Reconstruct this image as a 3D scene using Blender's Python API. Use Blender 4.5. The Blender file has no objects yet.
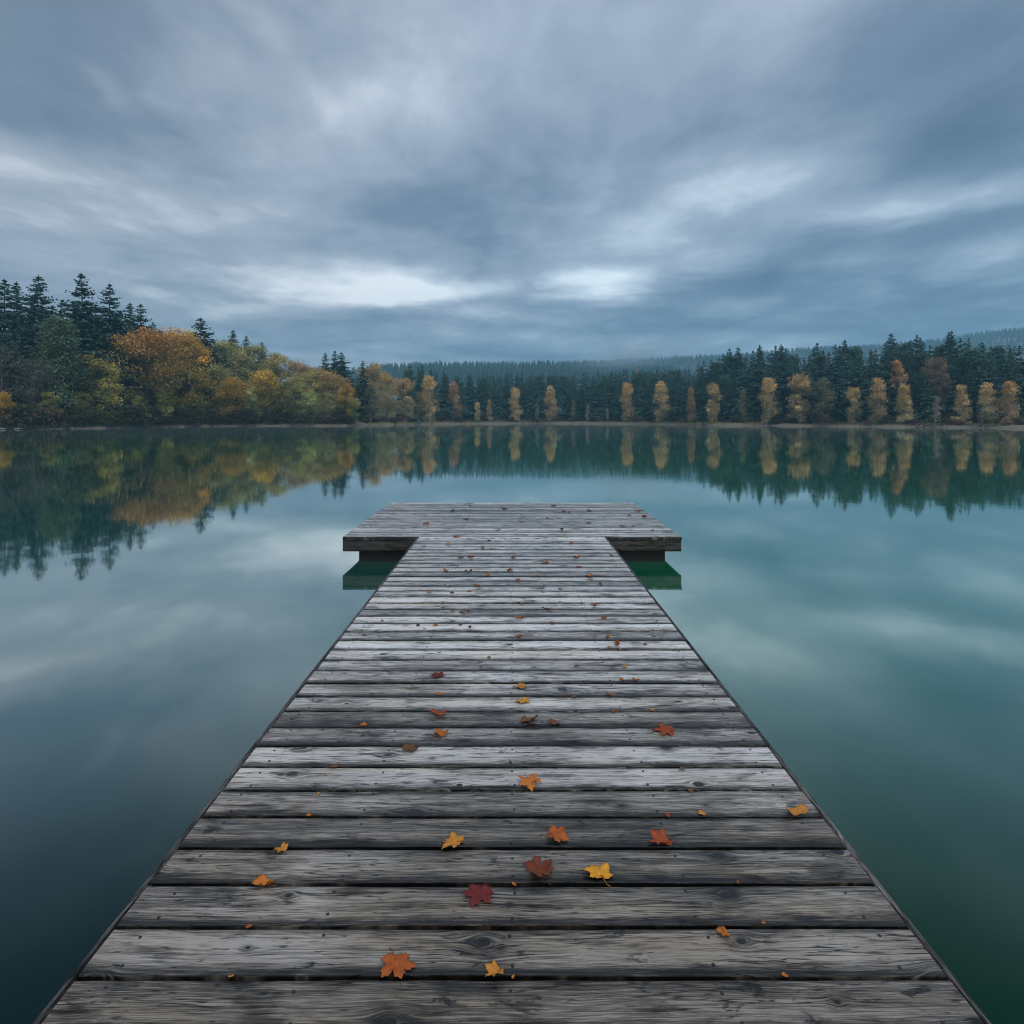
import bpy, math, random
import numpy as np

R = math.radians
sc = bpy.context.scene
COL = sc.collection
F, HX, HY = 650.0, 512.0, 418.0          # focal length in picture pixels, optical centre, horizon row
CAMZ, DECK = 1.65, 0.30                  # metres above the water

# ------------------------------------------------------------------ helpers
def tag(o, label=None, cat=None, group=None, kind=None):
    if label: o['label'] = label
    if cat: o['category'] = cat
    if group: o['group'] = group
    if kind: o['kind'] = kind
    return o

def empty(name, loc, rz=0.0, s=1.0):
    o = bpy.data.objects.new(name, None)
    COL.objects.link(o)
    o.location = loc; o.rotation_euler = (0, 0, rz); o.scale = (s, s, s)
    o.empty_display_size = 0.3
    return o

def obj(name, me, parent=None, loc=(0, 0, 0)):
    o = bpy.data.objects.new(name, me)
    COL.objects.link(o)
    o.location = loc
    if parent is not None: o.parent = parent
    return o

def mesh_np(name, v, quads=None, tris=None, mats=(), smooth=False, col=None, vec=None, mat_idx=None):
    v = np.asarray(v, np.float32).reshape(-1, 3)
    q = np.zeros((0, 4), np.int32) if quads is None else np.asarray(quads, np.int32).reshape(-1, 4)
    t = np.zeros((0, 3), np.int32) if tris is None else np.asarray(tris, np.int32).reshape(-1, 3)
    me = bpy.data.meshes.new(name)
    me.vertices.add(len(v)); me.vertices.foreach_set('co', v.ravel())
    nl = q.size + t.size
    me.loops.add(nl)
    me.loops.foreach_set('vertex_index', np.concatenate([q.ravel(), t.ravel()]))
    npoly = len(q) + len(t)
    me.polygons.add(npoly)
    ls = np.concatenate([np.arange(len(q)) * 4, q.size + np.arange(len(t)) * 3]).astype(np.int32)
    me.polygons.foreach_set('loop_start', ls)
    if mat_idx is not None: me.polygons.foreach_set('material_index', np.asarray(mat_idx, np.int32))
    me.polygons.foreach_set('use_smooth', np.full(npoly, bool(smooth)))
    for m in mats: me.materials.append(m)
    if col is not None:
        a = me.attributes.new('col', 'FLOAT_COLOR', 'POINT')
        c = np.ones((len(v), 4), np.float32); c[:, :3] = col
        a.data.foreach_set('color', c.ravel())
    if vec is not None:
        a = me.attributes.new('pl', 'FLOAT_VECTOR', 'POINT')
        a.data.foreach_set('vector', np.asarray(vec, np.float32).ravel())
    me.update(calc_edges=True); me.validate()
    return me

class MB:
    """collects vertices and faces for one mesh"""
    def __init__(s): s.v = []; s.q = []; s.t = []; s.c = []; s.p = []; s.n = 0; s.qm = []; s.tm = []
    def add(s, v, q=(), t=(), c=None, p=None, m=0):
        v = np.asarray(v, float).reshape(-1, 3)
        for f in q: s.q.append([i + s.n for i in f]); s.qm.append(m)
        for f in t: s.t.append([i + s.n for i in f]); s.tm.append(m)
        s.v.append(v)
        s.c.append(np.tile(c, (len(v), 1)) if c is not None and np.ndim(c) == 1 else (c if c is not None else np.ones((len(v), 3))))
        s.p.append(p if p is not None else np.zeros((len(v), 3)))
        s.n += len(v)
    def box(s, x0, x1, y0, y1, z0, z1, m=0):
        v = [(x, y, z) for x in (x0, x1) for y in (y0, y1) for z in (z0, z1)]
        s.add(v, [(0, 1, 3, 2), (4, 6, 7, 5), (0, 4, 5, 1), (2, 3, 7, 6), (0, 2, 6, 4), (1, 5, 7, 3)], p=plank_uv(v), m=m)
    def tube(s, pts, rad, k=6, c=None, m=0, cap=True):
        pts = np.asarray(pts, float); n = len(pts); vs = []
        for i in range(n):
            d = pts[min(i + 1, n - 1)] - pts[max(i - 1, 0)]; d /= np.linalg.norm(d) + 1e-9
            a = np.cross(d, (0, 0, 1.0) if abs(d[2]) < .9 else (1.0, 0, 0)); a /= np.linalg.norm(a); b = np.cross(d, a)
            for j in range(k):
                th = 2 * math.pi * j / k
                vs.append(pts[i] + rad[i] * (math.cos(th) * a + math.sin(th) * b))
        q = [(i * k + j, i * k + (j + 1) % k, (i + 1) * k + (j + 1) % k, (i + 1) * k + j) for i in range(n - 1) for j in range(k)]
        t = []
        if cap:
            vs.append(pts[-1]); t = [((n - 1) * k + j, (n - 1) * k + (j + 1) % k, n * k) for j in range(k)]
        s.add(vs, q, t, c=c, m=m)
    def build(s, name, mats, smooth=False, col=False, pl=False):
        return mesh_np(name, np.concatenate(s.v), s.q or None, s.t or None, mats, smooth,
                       np.concatenate(s.c) if col else None, np.concatenate(s.p) if pl else None, s.qm + s.tm)

def plank_uv(v):
    v = np.asarray(v, float)
    return np.stack([v[:, 0] + v[:, 1], v[:, 2], np.full(len(v), 7.3)], 1)

# node expression builder
class X:
    def __init__(s, nt, k): s.nt, s.k = nt, k
    def _m(s, op, *a, clamp=False):
        n = s.nt.nodes.new('ShaderNodeMath'); n.operation = op; n.use_clamp = clamp
        for i, x in enumerate((s,) + a):
            if isinstance(x, X): s.nt.links.new(x.k, n.inputs[i])
            else: n.inputs[i].default_value = x
        return X(s.nt, n.outputs[0])
    def __add__(s, o): return s._m('ADD', o)
    __radd__ = __add__
    def __sub__(s, o): return s._m('SUBTRACT', o)
    def __rsub__(s, o): return (s * -1.0) + o
    def __mul__(s, o): return s._m('MULTIPLY', o)
    __rmul__ = __mul__
    def __truediv__(s, o): return s._m('DIVIDE', o)
    def pow(s, o): return s._m('POWER', o)
    def exp(s): return s._m('EXPONENT')
    def abs(s): return s._m('ABSOLUTE')
    def sqrt(s): return s._m('SQRT')
    def sin(s): return s._m('SINE')
    def max(s, o): return s._m('MAXIMUM', o)
    def min(s, o): return s._m('MINIMUM', o)
    def clamp(s): return s._m('ADD', 0.0, clamp=True)
    def step(s, a, b):
        n = s.nt.nodes.new('ShaderNodeMapRange'); n.interpolation_type = 'SMOOTHSTEP'
        s.nt.links.new(s.k, n.inputs['Value']); n.inputs['From Min'].default_value = a; n.inputs['From Max'].default_value = b
        return X(s.nt, n.outputs[0])

def vec(nt, x, y, z=0.0):
    n = nt.nodes.new('ShaderNodeCombineXYZ')
    for i, a in enumerate((x, y, z)):
        if isinstance(a, X): nt.links.new(a.k, n.inputs[i])
        else: n.inputs[i].default_value = a
    return n.outputs[0]
def xyz(nt, sock):
    n = nt.nodes.new('ShaderNodeSeparateXYZ'); nt.links.new(sock, n.inputs[0])
    return [X(nt, n.outputs[i]) for i in range(3)]
def noise(nt, v, scale=1.0, detail=3.0, rough=.5, dist=0.0, out=0):
    n = nt.nodes.new('ShaderNodeTexNoise'); nt.links.new(v, n.inputs['Vector'])
    n.inputs['Scale'].default_value = scale; n.inputs['Detail'].default_value = detail
    n.inputs['Roughness'].default_value = rough; n.inputs['Distortion'].default_value = dist
    return X(nt, n.outputs[out])
def ramp(nt, x, stops):
    n = nt.nodes.new('ShaderNodeValToRGB'); nt.links.new(x.k, n.inputs[0])
    e = n.color_ramp.elements
    while len(e) > 1: e.remove(e[-1])
    e[0].position, e[0].color = stops[0][0], (*stops[0][1], 1)
    for p, c in stops[1:]:
        k = e.new(p); k.color = (*c, 1)
    return n.outputs[0]
def mixc(nt, f, a, b, mode='MIX'):
    n = nt.nodes.new('ShaderNodeMix'); n.data_type = 'RGBA'; n.blend_type = mode
    for i, x in ((0, f), (6, a), (7, b)):
        if isinstance(x, X): nt.links.new(x.k, n.inputs[i])
        elif isinstance(x, bpy.types.NodeSocket): nt.links.new(x, n.inputs[i])
        elif i == 0: n.inputs[0].default_value = x
        else: n.inputs[i].default_value = (*x, 1)
    return n.outputs[2]
def attr(nt, name, out='Color'):
    n = nt.nodes.new('ShaderNodeAttribute'); n.attribute_name = name
    return n.outputs[out]
def material(name):
    m = bpy.data.materials.new(name); m.use_nodes = True
    nt = m.node_tree; nt.nodes.clear()
    o = nt.nodes.new('ShaderNodeOutputMaterial'); b = nt.nodes.new('ShaderNodeBsdfPrincipled')
    nt.links.new(b.outputs[0], o.inputs['Surface'])
    return m, nt, b, o
def lk(nt, x, sock): nt.links.new(x.k if isinstance(x, X) else x, sock)
def bump(nt, b, h, strength, dist):
    n = nt.nodes.new('ShaderNodeBump'); n.inputs['Strength'].default_value = strength; n.inputs['Distance'].default_value = dist
    lk(nt, h, n.inputs['Height']); nt.links.new(n.outputs[0], b.inputs['Normal']); return n

# ------------------------------------------------------------------ materials
def wood_material(name, dark=0.0):
    m, nt, b, _ = material(name)
    u, v, rn = xyz(nt, attr(nt, 'pl', 'Vector'))
    # knots: one scattered point per cell along each plank
    vo = nt.nodes.new('ShaderNodeTexVoronoi'); vo.voronoi_dimensions = '2D'; vo.feature = 'F1'
    wob = noise(nt, vec(nt, u * 1.1, v * 4.0, rn * 31.0), 1.0, 3.0) - .5
    cx, cy = u * 2.6, v * 3.2 + rn * 97.0
    nt.links.new(vec(nt, cx, cy), vo.inputs['Vector']); vo.inputs['Scale'].default_value = 1.0
    px, py, _z = xyz(nt, vo.outputs['Position'])
    kr, kg, _k = xyz(nt, vo.outputs['Color'])
    du, dv = (cx - px) * (1 / 2.6), (cy - py) * (1 / 3.2)
    rad = kr * kr * .016 + .003
    r2 = (du * du) * .55 + dv * dv
    r = r2.sqrt()
    R2 = rad * rad
    ve = v - dv * ((r2 / (R2 * 7.0)) * -1.0).exp() * 1.25 + wob * .055
    uu = u
    bands = noise(nt, vec(nt, uu * .55, ve * 30.0, rn * 50.0), 1.0, 2.0)
    grain = noise(nt, vec(nt, uu * 5.5, ve * 150.0, rn * 20.0), 1.0, 6.0, .72)
    fib = noise(nt, vec(nt, uu * 14.0, ve * 420.0, rn * 70.0), 1.0, 3.0, .6)
    crk = noise(nt, vec(nt, uu * 1.7, ve * 48.0, rn * 11.0 + 3.0), 1.0, 3.0, .55)
    crack = 1.0 - ((crk - .5).abs()).step(.0, .020)
    crkm = noise(nt, vec(nt, uu * 1.9, v * 12.0, rn * 90.0), 1.0, 2.0).step(.42, .58)
    crack = crack * crkm
    geo = nt.nodes.new('ShaderNodeTexCoord')
    P = geo.outputs['Object']
    stain = noise(nt, vec(nt, uu * 3.3, v * 16.0, rn * 40.0), 1.0, 5.0, .62, .6)
    blot = noise(nt, P, 1.5, 4.0, .6)
    edge = (v.abs() + (stain - .5) * .03).step(.052, .072)
    knot = ((r / rad) * 1.0).step(1.15, .72)
    halo = ((r2 / (R2 * 14.0)) * -1.0).exp() * kg.step(.15, .5)
    rings = ((r / rad) * 11.0 + wob * 9.0).sin() * .5 + .5
    # tone: 0 black .. 1 silver
    tone = (grain - .5) * 1.45 + (bands - .5) * .70 + (fib - .5) * 1.6 + .78
    tone = tone + (rn - .5) * .42 + (blot - .5) * .5 + (noise(nt, vec(nt, uu * 1.4, v * 11.0, rn * 77.0), 1.0, 4.0, .6) - .5) * .75
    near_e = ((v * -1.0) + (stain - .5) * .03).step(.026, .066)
    blotch = noise(nt, vec(nt, uu * 9.0, v * 20.0, rn * 130.0), 1.0, 6.0, .66, .8).step(.56, .66) * noise(nt, vec(nt, uu * 1.6, v * 5.0, rn * 15.0), 1.0, 2.0).step(.44, .60)
    pits = noise(nt, vec(nt, uu * 20.0, v * 95.0, rn * 33.0), 1.0, 2.0).step(.65, .72)
    smudge = noise(nt, vec(nt, uu * 4.2, v * 9.0, rn * 210.0), 1.0, 4.0, .55).step(.55, .70)
    tone = tone - blotch * .50 - pits * .36 - smudge * .34
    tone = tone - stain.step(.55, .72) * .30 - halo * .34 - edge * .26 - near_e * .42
    tone = tone * (1.0 - crack * .9)
    tone = tone * (1.0 - knot * .92) + knot * rings * .10
    tone = tone.clamp()
    c = ramp(nt, tone, [(0, (.006, .0055, .005)), (.24, (.034, .031, .028)), (.5, (.132, .124, .115)), (.76, (.305, .292, .280)), (1, (.58, .565, .55))])
    warm = noise(nt, vec(nt, uu * .9, v * 9.0, rn * 60.0 + 9.0), 1.0, 3.0).step(.42, .72)
    c = mixc(nt, warm * .8, c, mixc(nt, 1.0, c, (1.0, .90, .76), 'MULTIPLY'))
    alg = noise(nt, P, 2.6, 5.0, .65).step(.60, .74)
    c = mixc(nt, alg * .30, c, mixc(nt, 1.0, c, (.80, .92, .70), 'MULTIPLY'))
    if not dark:      # vignette painted into the colour: near boards darker and browner
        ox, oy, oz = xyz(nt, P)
        near_shade = (oy + (blot - .5) * 2.4 + (rn - .5) * .9).step(4.2, 1.5)
        c = mixc(nt, near_shade * .92, c, mixc(nt, 1.0, c, (.31, .272, .225), 'MULTIPLY'))
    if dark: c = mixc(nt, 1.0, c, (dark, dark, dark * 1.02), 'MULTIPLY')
    nt.links.new(c, b.inputs['Base Color'])
    lk(nt, stain * .30 + blot * .25 + .18, b.inputs['Roughness'])
    b.inputs['Specular IOR Level'].default_value = .18
    if not dark:
        lk(nt, (1.0 - stain.step(.5, .72)) * .45 + .08, b.inputs['Coat Weight']); b.inputs['Coat Roughness'].default_value = .20; b.inputs['Coat IOR'].default_value = 1.45
    h = grain * .6 + fib * .35 + bands * .6 - crack * 1.8 - blotch * .3 - pits * .5 - knot * .25 + knot * rings * .2
    bump(nt, b, h, .75, .0035)
    return m

M = {}
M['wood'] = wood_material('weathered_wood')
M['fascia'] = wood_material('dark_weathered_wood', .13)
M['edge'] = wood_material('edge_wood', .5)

def simple(name, c, rough=.7, metal=0.0):
    m, nt, b, _ = material(name)
    tc = nt.nodes.new('ShaderNodeTexCoord')
    n = noise(nt, tc.outputs['Object'], 9.0, 4.0)
    cc = mixc(nt, n, tuple(x * .6 for x in c), tuple(min(1, x * 1.4) for x in c))
    nt.links.new(cc, b.inputs['Base Color']); b.inputs['Roughness'].default_value = rough; b.inputs['Metallic'].default_value = metal
    return m
M['screw'] = simple('rusty_screw', (.05, .05, .055), .45, .8)
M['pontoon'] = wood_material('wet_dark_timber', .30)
M['bark'] = simple('grey_bark', (.075, .066, .058), .9)
M['pale_bark'] = simple('pale_bark', (.26, .25, .23), .85)
M['rock'] = simple('shore_stone', (.15, .145, .135), .8)

def foliage_material(name, trans=.25):
    m, nt, b, o = material(name)
    c = attr(nt, 'col')
    oi = nt.nodes.new('ShaderNodeObjectInfo')
    hs = nt.nodes.new('ShaderNodeHueSaturation')
    rnd = X(nt, oi.outputs['Random'])
    lk(nt, rnd * .5 + .75, hs.inputs['Value']); lk(nt, rnd * .03 + .485, hs.inputs['Hue'])
    nt.links.new(c, hs.inputs['Color'])
    nt.links.new(hs.outputs[0], b.inputs['Base Color'])
    b.inputs['Roughness'].default_value = .75; b.inputs['Specular IOR Level'].default_value = .2
    t = nt.nodes.new('ShaderNodeBsdfTranslucent'); nt.links.new(hs.outputs[0], t.inputs[0])
    mx = nt.nodes.new('ShaderNodeMixShader'); mx.inputs[0].default_value = trans
    nt.links.new(b.outputs[0], mx.inputs[1]); nt.links.new(t.outputs[0], mx.inputs[2]); nt.links.new(mx.outputs[0], o.inputs['Surface'])
    return m
M['needles'] = foliage_material('needles', .12)
M['leaves'] = foliage_material('autumn_leaves', .30)
M['grass'] = foliage_material('dry_grass', .2)

def leaf_material():
    m, nt, b, _ = material('fallen_leaf')
    oi = nt.nodes.new('ShaderNodeObjectInfo')
    tc = nt.nodes.new('ShaderNodeTexCoord')
    x, y, z = xyz(nt, tc.outputs['Object'])
    pv = attr(nt, 'pl', 'Vector'); vn, rr, _q = xyz(nt, pv)    # vn: 1 on a vein
    n = noise(nt, tc.outputs['Object'], 60.0, 4.0, .6)
    n2 = noise(nt, tc.outputs['Object'], 190.0, 2.0)
    base = oi.outputs['Color']
    c = mixc(nt, n.step(.35, .68), mixc(nt, 1.0, base, (.55, .42, .38), 'MULTIPLY'), base)
    c = mixc(nt, (vn * .5).clamp(), c, mixc(nt, 1.0, base, (1.35, 1.3, 1.2), 'MULTIPLY'))
    c = mixc(nt, n2.step(.66, .76) * .7, c, (.05, .025, .015))
    nt.links.new(c, b.inputs['Base Color'])
    b.inputs['Roughness'].default_value = .5; b.inputs['Specular IOR Level'].default_value = .2
    bump(nt, b, vn * 1.0 + n * .6, .5, .0015)
    return m
M['leaf'] = leaf_material()

def ground_material():
    m, nt, b, _ = material('lake_bank_ground')
    g = nt.nodes.new('ShaderNodeNewGeometry'); P = g.outputs['Position']
    x, y, z = xyz(nt, P)
    n1 = noise(nt, P, .35, 5.0, .6); n2 = noise(nt, P, 2.2, 4.0); n3 = noise(nt, P, .05, 3.0)
    soil = mixc(nt, n2, (.030, .024, .018), (.085, .068, .048))
    grass = mixc(nt, n2, (.062, .054, .026), (.155, .128, .060))
    c = mixc(nt, (n1 + n3 * .6).step(.62, .92), soil, grass)
    c = mixc(nt, (z + (n1 - .5) * .5).step(.24, .10) * n3.step(.38, .60), c, mixc(nt, n2, (.045, .038, .032), (.125, .110, .095)))   # gravel along the water
    nt.links.new(c, b.inputs['Base Color']); b.inputs['Roughness'].default_value = .9
    bump(nt, b, n2, .6, .1)
    return m
M['ground'] = ground_material()

def water_material():
    m, nt, b, o = material('lake_water')
    g = nt.nodes.new('ShaderNodeNewGeometry'); P = g.outputs['Position']
    x, y, z = xyz(nt, P)
    n1 = noise(nt, vec(nt, x * 1.0, y * 1.0), .10, 3.0)
    rp = noise(nt, vec(nt, x * .9, y * 1.0), 2.2, 3.0) * .5 + noise(nt, vec(nt, x * .25, y * .35), 1.0, 2.0)
    side = (x + (n1 - .5) * 3.0).step(-3.0, 2.5)          # silty blue water on one side of the jetty, green algae on the other
    c = mixc(nt, side, (.004, .014, .019), (.001, .023, .012))
    far = (y + (n1 - .5) * 2.0).step(1.6, 5.5)
    c = mixc(nt, far, c, mixc(nt, side, (.013, .064, .056), (.005, .100, .045)))
    c = mixc(nt, y.step(14.0, 40.0), c, (.012, .125, .075))          # weedy green water farther out
    nt.links.new(c, b.inputs['Base Color']); b.inputs['Roughness'].default_value = .6; b.inputs['Specular IOR Level'].default_value = 0.0
    bp = nt.nodes.new('ShaderNodeBump'); bp.inputs['Strength'].default_value = .05; bp.inputs['Distance'].default_value = .02
    lk(nt, rp, bp.inputs['Height'])
    gl = nt.nodes.new('ShaderNodeBsdfGlossy'); gl.inputs['Roughness'].default_value = .036; gl.inputs['Color'].default_value = (.96, 1.0, .97, 1)
    nt.links.new(bp.outputs[0], gl.inputs['Normal'])
    lw = nt.nodes.new('ShaderNodeLayerWeight'); lw.inputs['Blend'].default_value = .5
    fc = X(nt, lw.outputs['Facing']); f = fc * fc * fc.step(.39, .66) * .98 + .012
    mx = nt.nodes.new('ShaderNodeMixShader'); lk(nt, f, mx.inputs[0])
    nt.links.new(b.outputs[0], mx.inputs[1]); nt.links.new(gl.outputs[0], mx.inputs[2]); nt.links.new(mx.outputs[0], o.inputs['Surface'])
    return m
M['water'] = water_material()

# ------------------------------------------------------------------ camera, sun, sky
cam = bpy.data.cameras.new('camera'); co = bpy.data.objects.new('camera', cam); COL.objects.link(co)
co.location = (0, 0, CAMZ); co.rotation_euler = (R(90), 0, 0)
cam.sensor_width = 36; cam.lens = F / 1024 * 36; cam.shift_y = -(512 - HY) / 1024
cam.clip_start = .05; cam.clip_end = 6000
sc.camera = co

SUN_EL, SUN_AZ = 46.0, 158.0             # behind the right shoulder, veiled by cloud
sun = bpy.data.lights.new('sun', 'SUN'); so = bpy.data.objects.new('sun', sun); COL.objects.link(so)
sun.energy = 1.7; sun.angle = R(35); sun.color = (1.0, .95, .88)
so.rotation_euler = (R(90 - SUN_EL), 0, R(180 - SUN_AZ))

def build_world():
    w = bpy.data.worlds.new('World'); sc.world = w; w.use_nodes = True
    nt = w.node_tree; nt.nodes.clear()
    out = nt.nodes.new('ShaderNodeOutputWorld')
    sky = nt.nodes.new('ShaderNodeTexSky'); sky.sky_type = 'NISHITA'; sky.sun_disc = False
    sky.sun_elevation = R(SUN_EL); sky.sun_rotation = R(SUN_AZ)
    bg1 = nt.nodes.new('ShaderNodeBackground'); bg1.inputs[1].default_value = .08
    nt.links.new(sky.outputs[0], bg1.inputs[0])
    tc = nt.nodes.new('ShaderNodeTexCoord')
    x, y, z = xyz(nt, tc.outputs['Generated'])
    az = x._m('ARCTAN2', y); el = z._m('ARCSINE')
    zc = z.max(0.0) + .085
    cx, cy = x / zc, y / zc                                   # the flat underside of the cloud deck
    warp = noise(nt, vec(nt, cx * .6, cy * .5), 1.0, 4.0, .5, out=1)
    wx, wy, _ = xyz(nt, warp.k)
    big = noise(nt, vec(nt, cx * .50 + wx * .8, cy * .42 + wy * .6, 3.1), 1.0, 4.0, .52)
    mid = noise(nt, vec(nt, cx * 1.25 + wx * 1.4, cy * .85 + wy * 1.2, 8.2), 1.0, 7.0, .60)
    fine = noise(nt, vec(nt, cx * 3.6 + wx * 2.0, cy * 2.2 + wy * 2.0, 1.7), 1.0, 5.0, .58)
    band = noise(nt, vec(nt, az * 3.0 + wx * .4, el * 17.0 + wy * 1.4, 5.0), 1.0, 5.0, .55)
    a2 = az + (wx - .5) * .14 + (mid - .5) * .14; e2 = el + (wy - .5) * .06 + (band - .5) * .06
    t = (big - .5) * .55 + (mid - .5) * .75 + (fine - .5) * .50 + (band - .5) * 1.0 * el.step(.45, .10) + .49 - el.step(.30, .58) * .04
    # bright and dark cloud patches: direction given by picture position, half-widths in pixels, strength
    blobs = [(418, 290, 60, 13, .54), (596, 282, 58, 13, .60), (700, 262, 50, 9, .20), (500, 318, 60, 6, .22), (300, 284, 50, 13, .20), (640, 236, 85, 20, .26),
             (745, 180, 85, 24, .22), (400, 100, 170, 24, .12), (112, 96, 30, 9, .09, -42), (255, 35, 70, 12, .10, -38), (520, 20, 190, 40, .06),
             (950, 200, 110, 18, .28), (930, 265, 110, 14, .20), (150, 205, 130, 24, .10), (300, 345, 150, 12, .18),
             (560, 340, 120, 10, .16), (790, 340, 60, 8, .14), (300, 130, 90, 30, .04),
             (60, 120, 110, 45, -.20), (985, 50, 130, 90, -.34), (840, 80, 120, 45, -.12), (470, 215, 120, 25, -.16), (590, 110, 90, 40, -.08),
             (720, 288, 140, 16, -.22), (100, 305, 150, 14, -.10), (700, 322, 150, 12, -.18), (900, 320, 200, 16, -.18), (880, 235, 110, 12, -.10),
             (430, 325, 110, 9, -.12), (40, 20, 120, 50, -.15), (960, 150, 70, 22, -.14)]
    for bx, by, sx, sy, k, *rot in blobs:
        a0 = math.atan((bx - HX) / F); e0 = math.atan((HY - by) / F * math.cos(a0))
        ca = math.cos(a0); sxa, sya = sx / F * ca * ca, sy / F * ca
        A, E = a2 - a0, e2 - e0
        if rot: A, E = A * math.cos(R(rot[0])) + E * math.sin(R(rot[0])), E * math.cos(R(rot[0])) - A * math.sin(R(rot[0]))
        g = ((A * (1 / sxa)).pow(2.0) + (E * (1 / sya)).pow(2.0)) * -.7
        t = t + g.exp() * (k * 1.2)
    t = t.clamp()
    c = ramp(nt, t, [(0, (.066, .096, .148)), (.30, (.140, .183, .254)), (.6, (.312, .360, .438)), (.85, (.60, .665, .74)), (1, (.84, .885, .93))])
    blue = az.step(-.5, .75) * el.step(.50, .05)
    c = mixc(nt, blue * .45, c, mixc(nt, 1.0, c, (.70, .98, 1.07), 'MULTIPLY'))
    grey = az.step(.1, -.7)
    c = mixc(nt, grey * .8, c, mixc(nt, 1.0, c, (1.10, 1.0, .92), 'MULTIPLY'))
    boost = el.step(.80, 1.3) * 1.8 + y.step(.15, -.4) * .7 + 1.0   # unseen sky overhead and behind brightened to add light to the scene
    bg2 = nt.nodes.new('ShaderNodeBackground'); nt.links.new(c, bg2.inputs[0]); lk(nt, boost, bg2.inputs[1])
    mx = nt.nodes.new('ShaderNodeMixShader'); mx.inputs[0].default_value = .94
    nt.links.new(bg1.outputs[0], mx.inputs[1]); nt.links.new(bg2.outputs[0], mx.inputs[2]); nt.links.new(mx.outputs[0], out.inputs['Surface'])
    w.cycles.sampling_method = 'MANUAL'; w.cycles.sample_map_resolution = 1024
build_world()

# ------------------------------------------------------------------ terrain
SHORE = [(-1400, 70), (-700, 80), (-200, 88), (0, 93), (60, 97), (130, 108), (200, 128), (280, 133), (345, 136), (385, 152), (440, 172), (500, 192), (560, 196),
         (610, 186), (660, 168), (700, 150), (760, 139), (850, 124), (940, 113), (1024, 105), (1200, 95), (1700, 80), (2400, 70)]
SP = np.array([p[0] for p in SHORE], float); SZ = np.array([p[1] for p in SHORE], float)
def shore_z(px): return np.interp(px, SP, SZ)
def ridge(px, Z, pts, Z0, w, tree=14.0):
    ty = np.interp(px, [p[0] for p in pts], [p[1] for p in pts])
    top = CAMZ + (HY - ty) * Z0 / F - tree
    g = np.where(Z < Z0, np.exp(-((Z - Z0) / w) ** 2), 1.0)
    return np.maximum(0, top) * g
RA = [(150, 395), (250, 388), (340, 370), (372, 364), (430, 361), (520, 361), (590, 359.5), (660, 363), (730, 378), (900, 395)]
RB = [(-400, 392), (250, 390), (450, 380), (560, 365), (620, 358), (690, 354.5), (740, 353), (800, 347), (870, 344), (940, 338), (985, 331), (1024, 327), (1150, 318), (1400, 312)]
ZA, ZB = 750.0, 1200.0
def ground_z(px, Z):
    px = np.asarray(px, float); Z = np.asarray(Z, float)
    s = Z - shore_z(px)
    h = np.where(s < 0, -.5 + .5 * np.exp(s / 2.0), .44 * (1 - np.exp(-np.maximum(s, 0) / .9)) + .035 * np.clip(s, 0, 12))
    sl = np.interp(px, [-300, 0, 150, 260, 330, 380, 420], [.10, .12, .16, .24, .20, .05, 0])
    sl = sl + np.interp(px, [700, 860, 1024, 1300], [0, .05, .10, .12])
    h = h + sl * np.minimum(np.maximum(s - 7, 0), 45) * np.where(s > 60, np.exp(-(s - 60) / 40), 1)
    h = h + np.maximum(ridge(px, Z, RA, ZA, 210), ridge(px, Z, RB, ZB, 300))
    return h
def at(px, Z): return ((px - HX) * Z / F, Z)

def build_terrain():
    sS = np.array([-14, -6, -3, -1.5, -.6, 0, .3, .7, 1.2, 2, 3, 4.5, 6, 8, 11, 15, 20, 26, 33, 42, 55, 75, 100, 130, 165, 200, 240, 285, 330, 380, 430, 480, 530, 590, 650, 710, 770, 840, 910, 980, 1040, 1100, 1200, 1500.])
    pxs = np.concatenate([np.linspace(-1400, -60, 30), np.arange(-40, 1070, 5), np.linspace(1090, 2400, 30)])
    v = []; q = []
    rng = np.random.default_rng(3)
    for i, p in enumerate(pxs):
        wob = .6 * math.sin(p * .11) + .5 * math.sin(p * .047 + 1)
        z0 = float(shore_z(p)) + wob
        for s in sS:
            Z = z0 + s
            x, y = at(p, Z)
            v.append((x, y, float(ground_z(p, Z - wob)) + rng.normal(0, .02)))
    n = len(sS)
    for i in range(len(pxs) - 1):
        for j in range(n - 1):
            a = i * n + j; q.append((a, a + n, a + n + 1, a + 1))
    # close the lake behind the viewer
    k0 = len(v)
    L0, L1 = np.array(v[0 * n + 5]), np.array(v[(len(pxs) - 1) * n + 5])
    arc = []
    for th in np.linspace(0, 1, 25):
        x = L0[0] + (L1[0] - L0[0]) * th
        y = L0[1] + (L1[1] - L0[1]) * th - (L0[1] + 3.0) * math.sin(math.pi * th) ** .7
        arc.append((x, y))
    prof = [(0, -.4), (1.5, .1), (4, .45), (15, .9), (60, 4), (300, 20)]
    for x, y in arc:
        d = np.array([x, y - 40.0]); d /= np.linalg.norm(d)
        for s, z in prof: v.append((x + d[0] * s, y + d[1] * s, z))
    m = len(prof)
    for i in range(24):
        for j in range(m - 1):
            a = k0 + i * m + j; q.append((a, a + 1, a + m + 1, a + m))
    me = mesh_np('terrain', v, q, mats=[M['ground']], smooth=True)
    tag(obj('terrain', me), 'dark forest floor and low grassy bank round the lake', 'ground', kind='structure')
build_terrain()

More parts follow.
